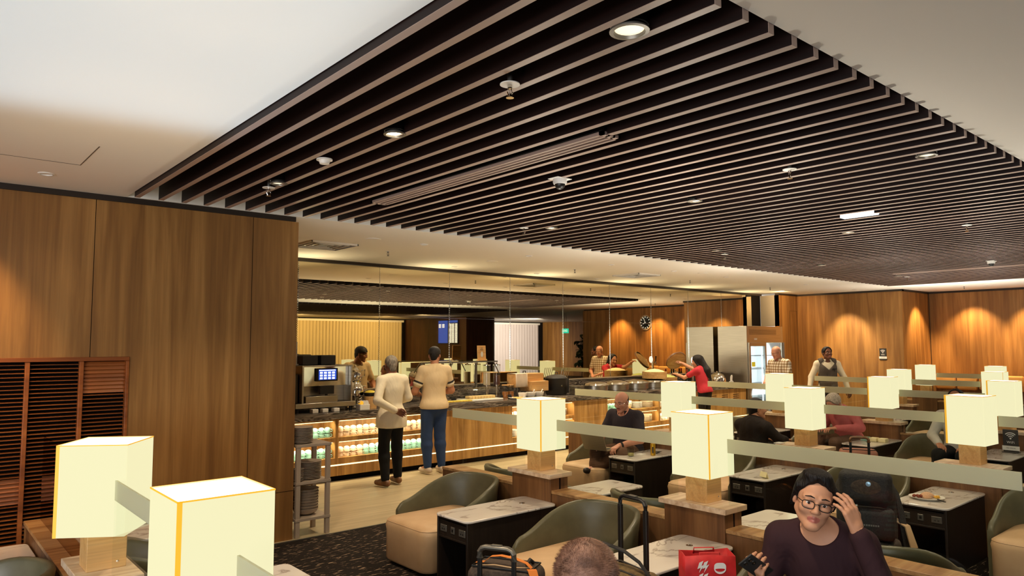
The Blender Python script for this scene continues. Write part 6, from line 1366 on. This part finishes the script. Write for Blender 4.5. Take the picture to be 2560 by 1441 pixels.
# local: x to the viewer's right, -y towards the viewer
V, F = sdf_mesh([rbx((0, 0.03, 0.27), (0.175, 0.10, 0.27), 0.07), rbx((0, -0.07, 0.50), (0.155, 0.06, 0.10), 0.05, k=0.04), ell((0, 0.0, 0.54), (0.14, 0.09, 0.07), k=0.04)], 0.009, [pl((0, 0, 0.001), (0, 0, -1))]); np_obj('main_body', [(V, F, 0)], ['blackcloth'], t)
V, F = sdf_mesh([rbx((0, -0.09, 0.275), (0.160, 0.055, 0.105), 0.045)], 0.008); np_obj('middle_pocket', [(V, F, 0)], ['blackcloth'], t)
V, F = sdf_mesh([rbx((-0.01, -0.10, 0.085), (0.165, 0.06, 0.085), 0.035)], 0.008, [pl((0, 0, 0.002), (0, 0, -1))]); np_obj('lower_pocket', [(V, F, 0)], ['blackcloth'], t)
V, F = sdf_mesh([rbx((0.155, -0.075, 0.10), (0.035, 0.055, 0.085), 0.03)], 0.007); np_obj('side_pocket', [(V, F, 0)], ['brownbag'], t)
V, F = sdf_mesh([ell((0.0, -0.118, 0.505), (0.115, 0.018, 0.062))], 0.006); np_obj('top_panel', [(V, F, 0)], ['brownbag'], t)
for (z, y) in ((0.385, -0.135), (0.172, -0.155)):
    zp = B().tube([(-0.14, y + .02, z - .008), (-0.10, y, z), (0.08, y, z), (0.145, y + .03, z - .02)], 0.004, 6).obj('zip', 'blackp', t)
    for x in (-0.075, -0.055): B().box(x - .006, x + .006, y - .012, y - .006, z - .055 + (0 if x > -.06 else .03), z + .004).ball((x, y - .008, z + .004), 0.011, n=10).obj('zip_pull', 'chrome', zp)
B().lathe([(0.016, 0), (0.014, 0.004), (0, 0.005)], 16, mx=Matrix.Translation((0.015, -0.134, 0.525)) @ Rx(90)).obj('round_badge', mat('blue_badge', lin(150, 180, 206), 0.3, 0.5), t)
lettering('TAJ', 0.045, frame_mx((0.03, -0.1605, 0.085), (1, 0, 0), (0, 0, 1)), 'grey', t)
b = B()
for k in range(7): b.box(-0.02 + 0.013 * k, -0.011 + 0.013 * k, -0.1462, -0.1450, 0.268, 0.278)
b.box(-0.05, -0.042, -.1462, -.145, 0.262, 0.284).box(-0.038, -0.03, -.1462, -.145, 0.262, 0.284); b.obj('mark', 'grey', t, smooth=False)
b = B(); ribbon(b, [(0.12, 0.04, 0.56), (0.18, 0.02, 0.45), (0.20, 0.0, 0.33), (0.215, -0.03, 0.20), (0.23, -0.05, 0.08)], 0.045, 0.004).obj('strap', 'blackcloth', t)
b = B(); ribbon(b, [(0.15, 0.02, 0.30), (0.23, -0.02, 0.26), (0.26, -0.06, 0.14)], 0.05, 0.004).obj('waist_strap', 'beige', t)

# brown handled case beyond
trolley('travel_case', 'rosy-brown travel case with dark brown pull handle, third row', 'suitcase', (8.88, 3.93, 0), math.atan2(-0.5, 0.3), 0.42, 0.24, 0.50, 0.655, ('pinkbag', 'trim'), 'rowwood', 0.014, 0.022)

# plate of food
o = B().lathe([(0.08, 0), (0.085, 0.004), (0.125, 0.016), (0.13, 0.019), (0.085, 0.009), (0, 0.008)], 36).obj('dinner_plate', 'whitecer'); o.location = (6.42, 2.32, 0.531); tag(o, 'cream dinner plate on the marble table right of the backpack', 'plate')
PX, PY, PZ = 6.42, 2.32, 0.5405
V, F = sdf_mesh([ell((0, 0, 0.012), (0.052, 0.042, 0.034)), ell((0.03, -0.02, 0.008), (0.035, 0.03, 0.022)), ell((0.02, 0.03, 0.006), (0.03, 0.03, 0.02))], 0.004, [pl((0, 0, 0), (0, 0, -1))]); o = np_obj('rice_mound', [(V, F, 0)], [tex('pink_rice', [(0.3, lin(216, 160, 120)), (0.7, lin(236, 190, 150))], 120, bmp=0.5)]); o.location = (PX, PY, PZ); tag(o, 'mound of pale orange rice on the dinner plate', 'rice', kind='stuff')
for k in range(6):
    o = B().ball((0, 0, 0.013), 0.017 + 0.003 * (k % 2), 0.014, 0.013, n=10).obj('chicken_piece', tex('dark_glazed_chicken', [(0.3, lin(96, 34, 18)), (0.7, lin(160, 70, 34))], 40, bmp=0.5) if k == 0 else bpy.data.materials['dark_glazed_chicken']); o.location = (PX - 0.045 + 0.016 * (k % 3) - .01, PY + 0.045 + 0.026 * (k // 3) - 0.02 * (k % 3), PZ + .0005); o.rotation_euler = (0.2, 0.1, k); tag(o, f'dark glazed chicken piece left of the rice, {ORD[k]} of six', 'chicken', 'chicken pieces on the dinner plate')
V, F = sdf_mesh([ell((0.015 * k - .02, 0.012 * math.sin(k * 2.0), 0.008 + .004 * (k % 2)), (0.014, 0.011, 0.009), k=0.004) for k in range(5)], 0.003, [pl((0, 0, 0), (0, 0, -1))]); o = np_obj('vegetables', [(V, F, 0)], [mat('yellow_vegetable', lin(214, 160, 40), 0.6)]); o.location = (PX + 0.03, PY - 0.065, PZ); tag(o, 'yellow vegetables right of the rice on the dinner plate', 'vegetable', kind='stuff')
t = thing('fork', 'fork with dark handle leaning on the rim of the dinner plate', 'fork', (6.35, 2.22, 0.552), math.radians(60)); B().box(-0.085, -0.01, -0.007, 0.007, 0, 0.006, mx=Ry(-4)).obj('handle', 'blackp', t); B().box(-0.01, 0.06, -0.004, 0.004, 0.001, 0.004, mx=Ry(-4)).obj('neck', 'chrome', t)
# on the laptop man's table
t = thing('tumbler', 'clear glass tumbler with a pale drink beside the laptop man', 'glass', (6.33, 5.34, 0.531)); B().lathe([(0.032, 0), (0.036, 0.004), (0.040, 0.088), (0.0375, 0.088), (0.0335, 0.008), (0, 0.008)], 24).obj('glass', 'clear', t); B().cyl((0, 0, 0), 0.0335, 0.009, 0.035, 24).obj('drink', mat('pale_drink', lin(206, 190, 110), 0.1), t)
t = thing('drink_can', 'tall golden drink can on the marble table beside the laptop man', 'can', (6.56, 5.21, 0.531)); B().lathe([(0.024, 0), (0.029, 0.006), (0.029, 0.125), (0.025, 0.134), (0.024, 0.132), (0, 0.132)], 24).obj('can', 'can', t); B().box(-0.0297, -0.0292, -0.008, 0.008, 0.03, 0.10, mx=Rz(35)).obj('label_mark', 'trim', t)
o = B().rbox(-0.075, 0.075, -0.036, 0.036, 0, 0.009, 0.004).obj('phone_on_table', 'darkgrey'); o.location = (6.75, 5.32, 0.531); o.rotation_euler = (0, 0, 0.4); o.name = 'smartphone'; tag(o, 'dark smartphone lying behind the golden drink can', 'phone')
o = B().box(-0.05, 0.05, -0.04, 0.04, 0, 0.003).obj('paper_napkin', 'whitep'); o.location = (6.53, 5.36, 0.531); tag(o, 'small white paper napkin beside the glass tumbler', 'napkin')
t = thing('tent_card', 'pale yellow tent card on the marble table left of the woman', 'card', (6.27, 3.66, 0.531), 1.2); B().box(-0.045, 0.045, -0.002, 0.002, 0, 0.05, mx=Rx(-18)).box(-0.045, 0.045, 0.03, 0.034, 0, 0.05, mx=Rx(18)).obj('card', 'paper', t, smooth=False)
o = B().box(-0.05, 0.05, -0.035, 0.035, 0, 0.008).obj('white_card', 'whitep'); o.name = 'note_card'; o.location = (7.06, 3.95, 0.7505); tag(o, 'small white card on the pedestal left of the second row lamp', 'card')
for k, (x, m, nm) in enumerate(((4.45, 'screenblue', 'blue-white'), (4.33, 'paper', 'yellow'), (4.22, 'paper', 'pale yellow'))):
    o = B().rbox(-0.05, 0.05, -0.045, 0.045, 0, 0.05, 0.006).obj('snack_box', 'mint' if k == 0 else m); o.location = (9.35, 4.0 + 0.05 * k - 0.04, 0.531) if False else (9.60, 4.17 - 0.11 * k, 0.531); tag(o, f'{nm} snack box on the table behind the big olive chair', 'box', 'snack boxes on the third row table')
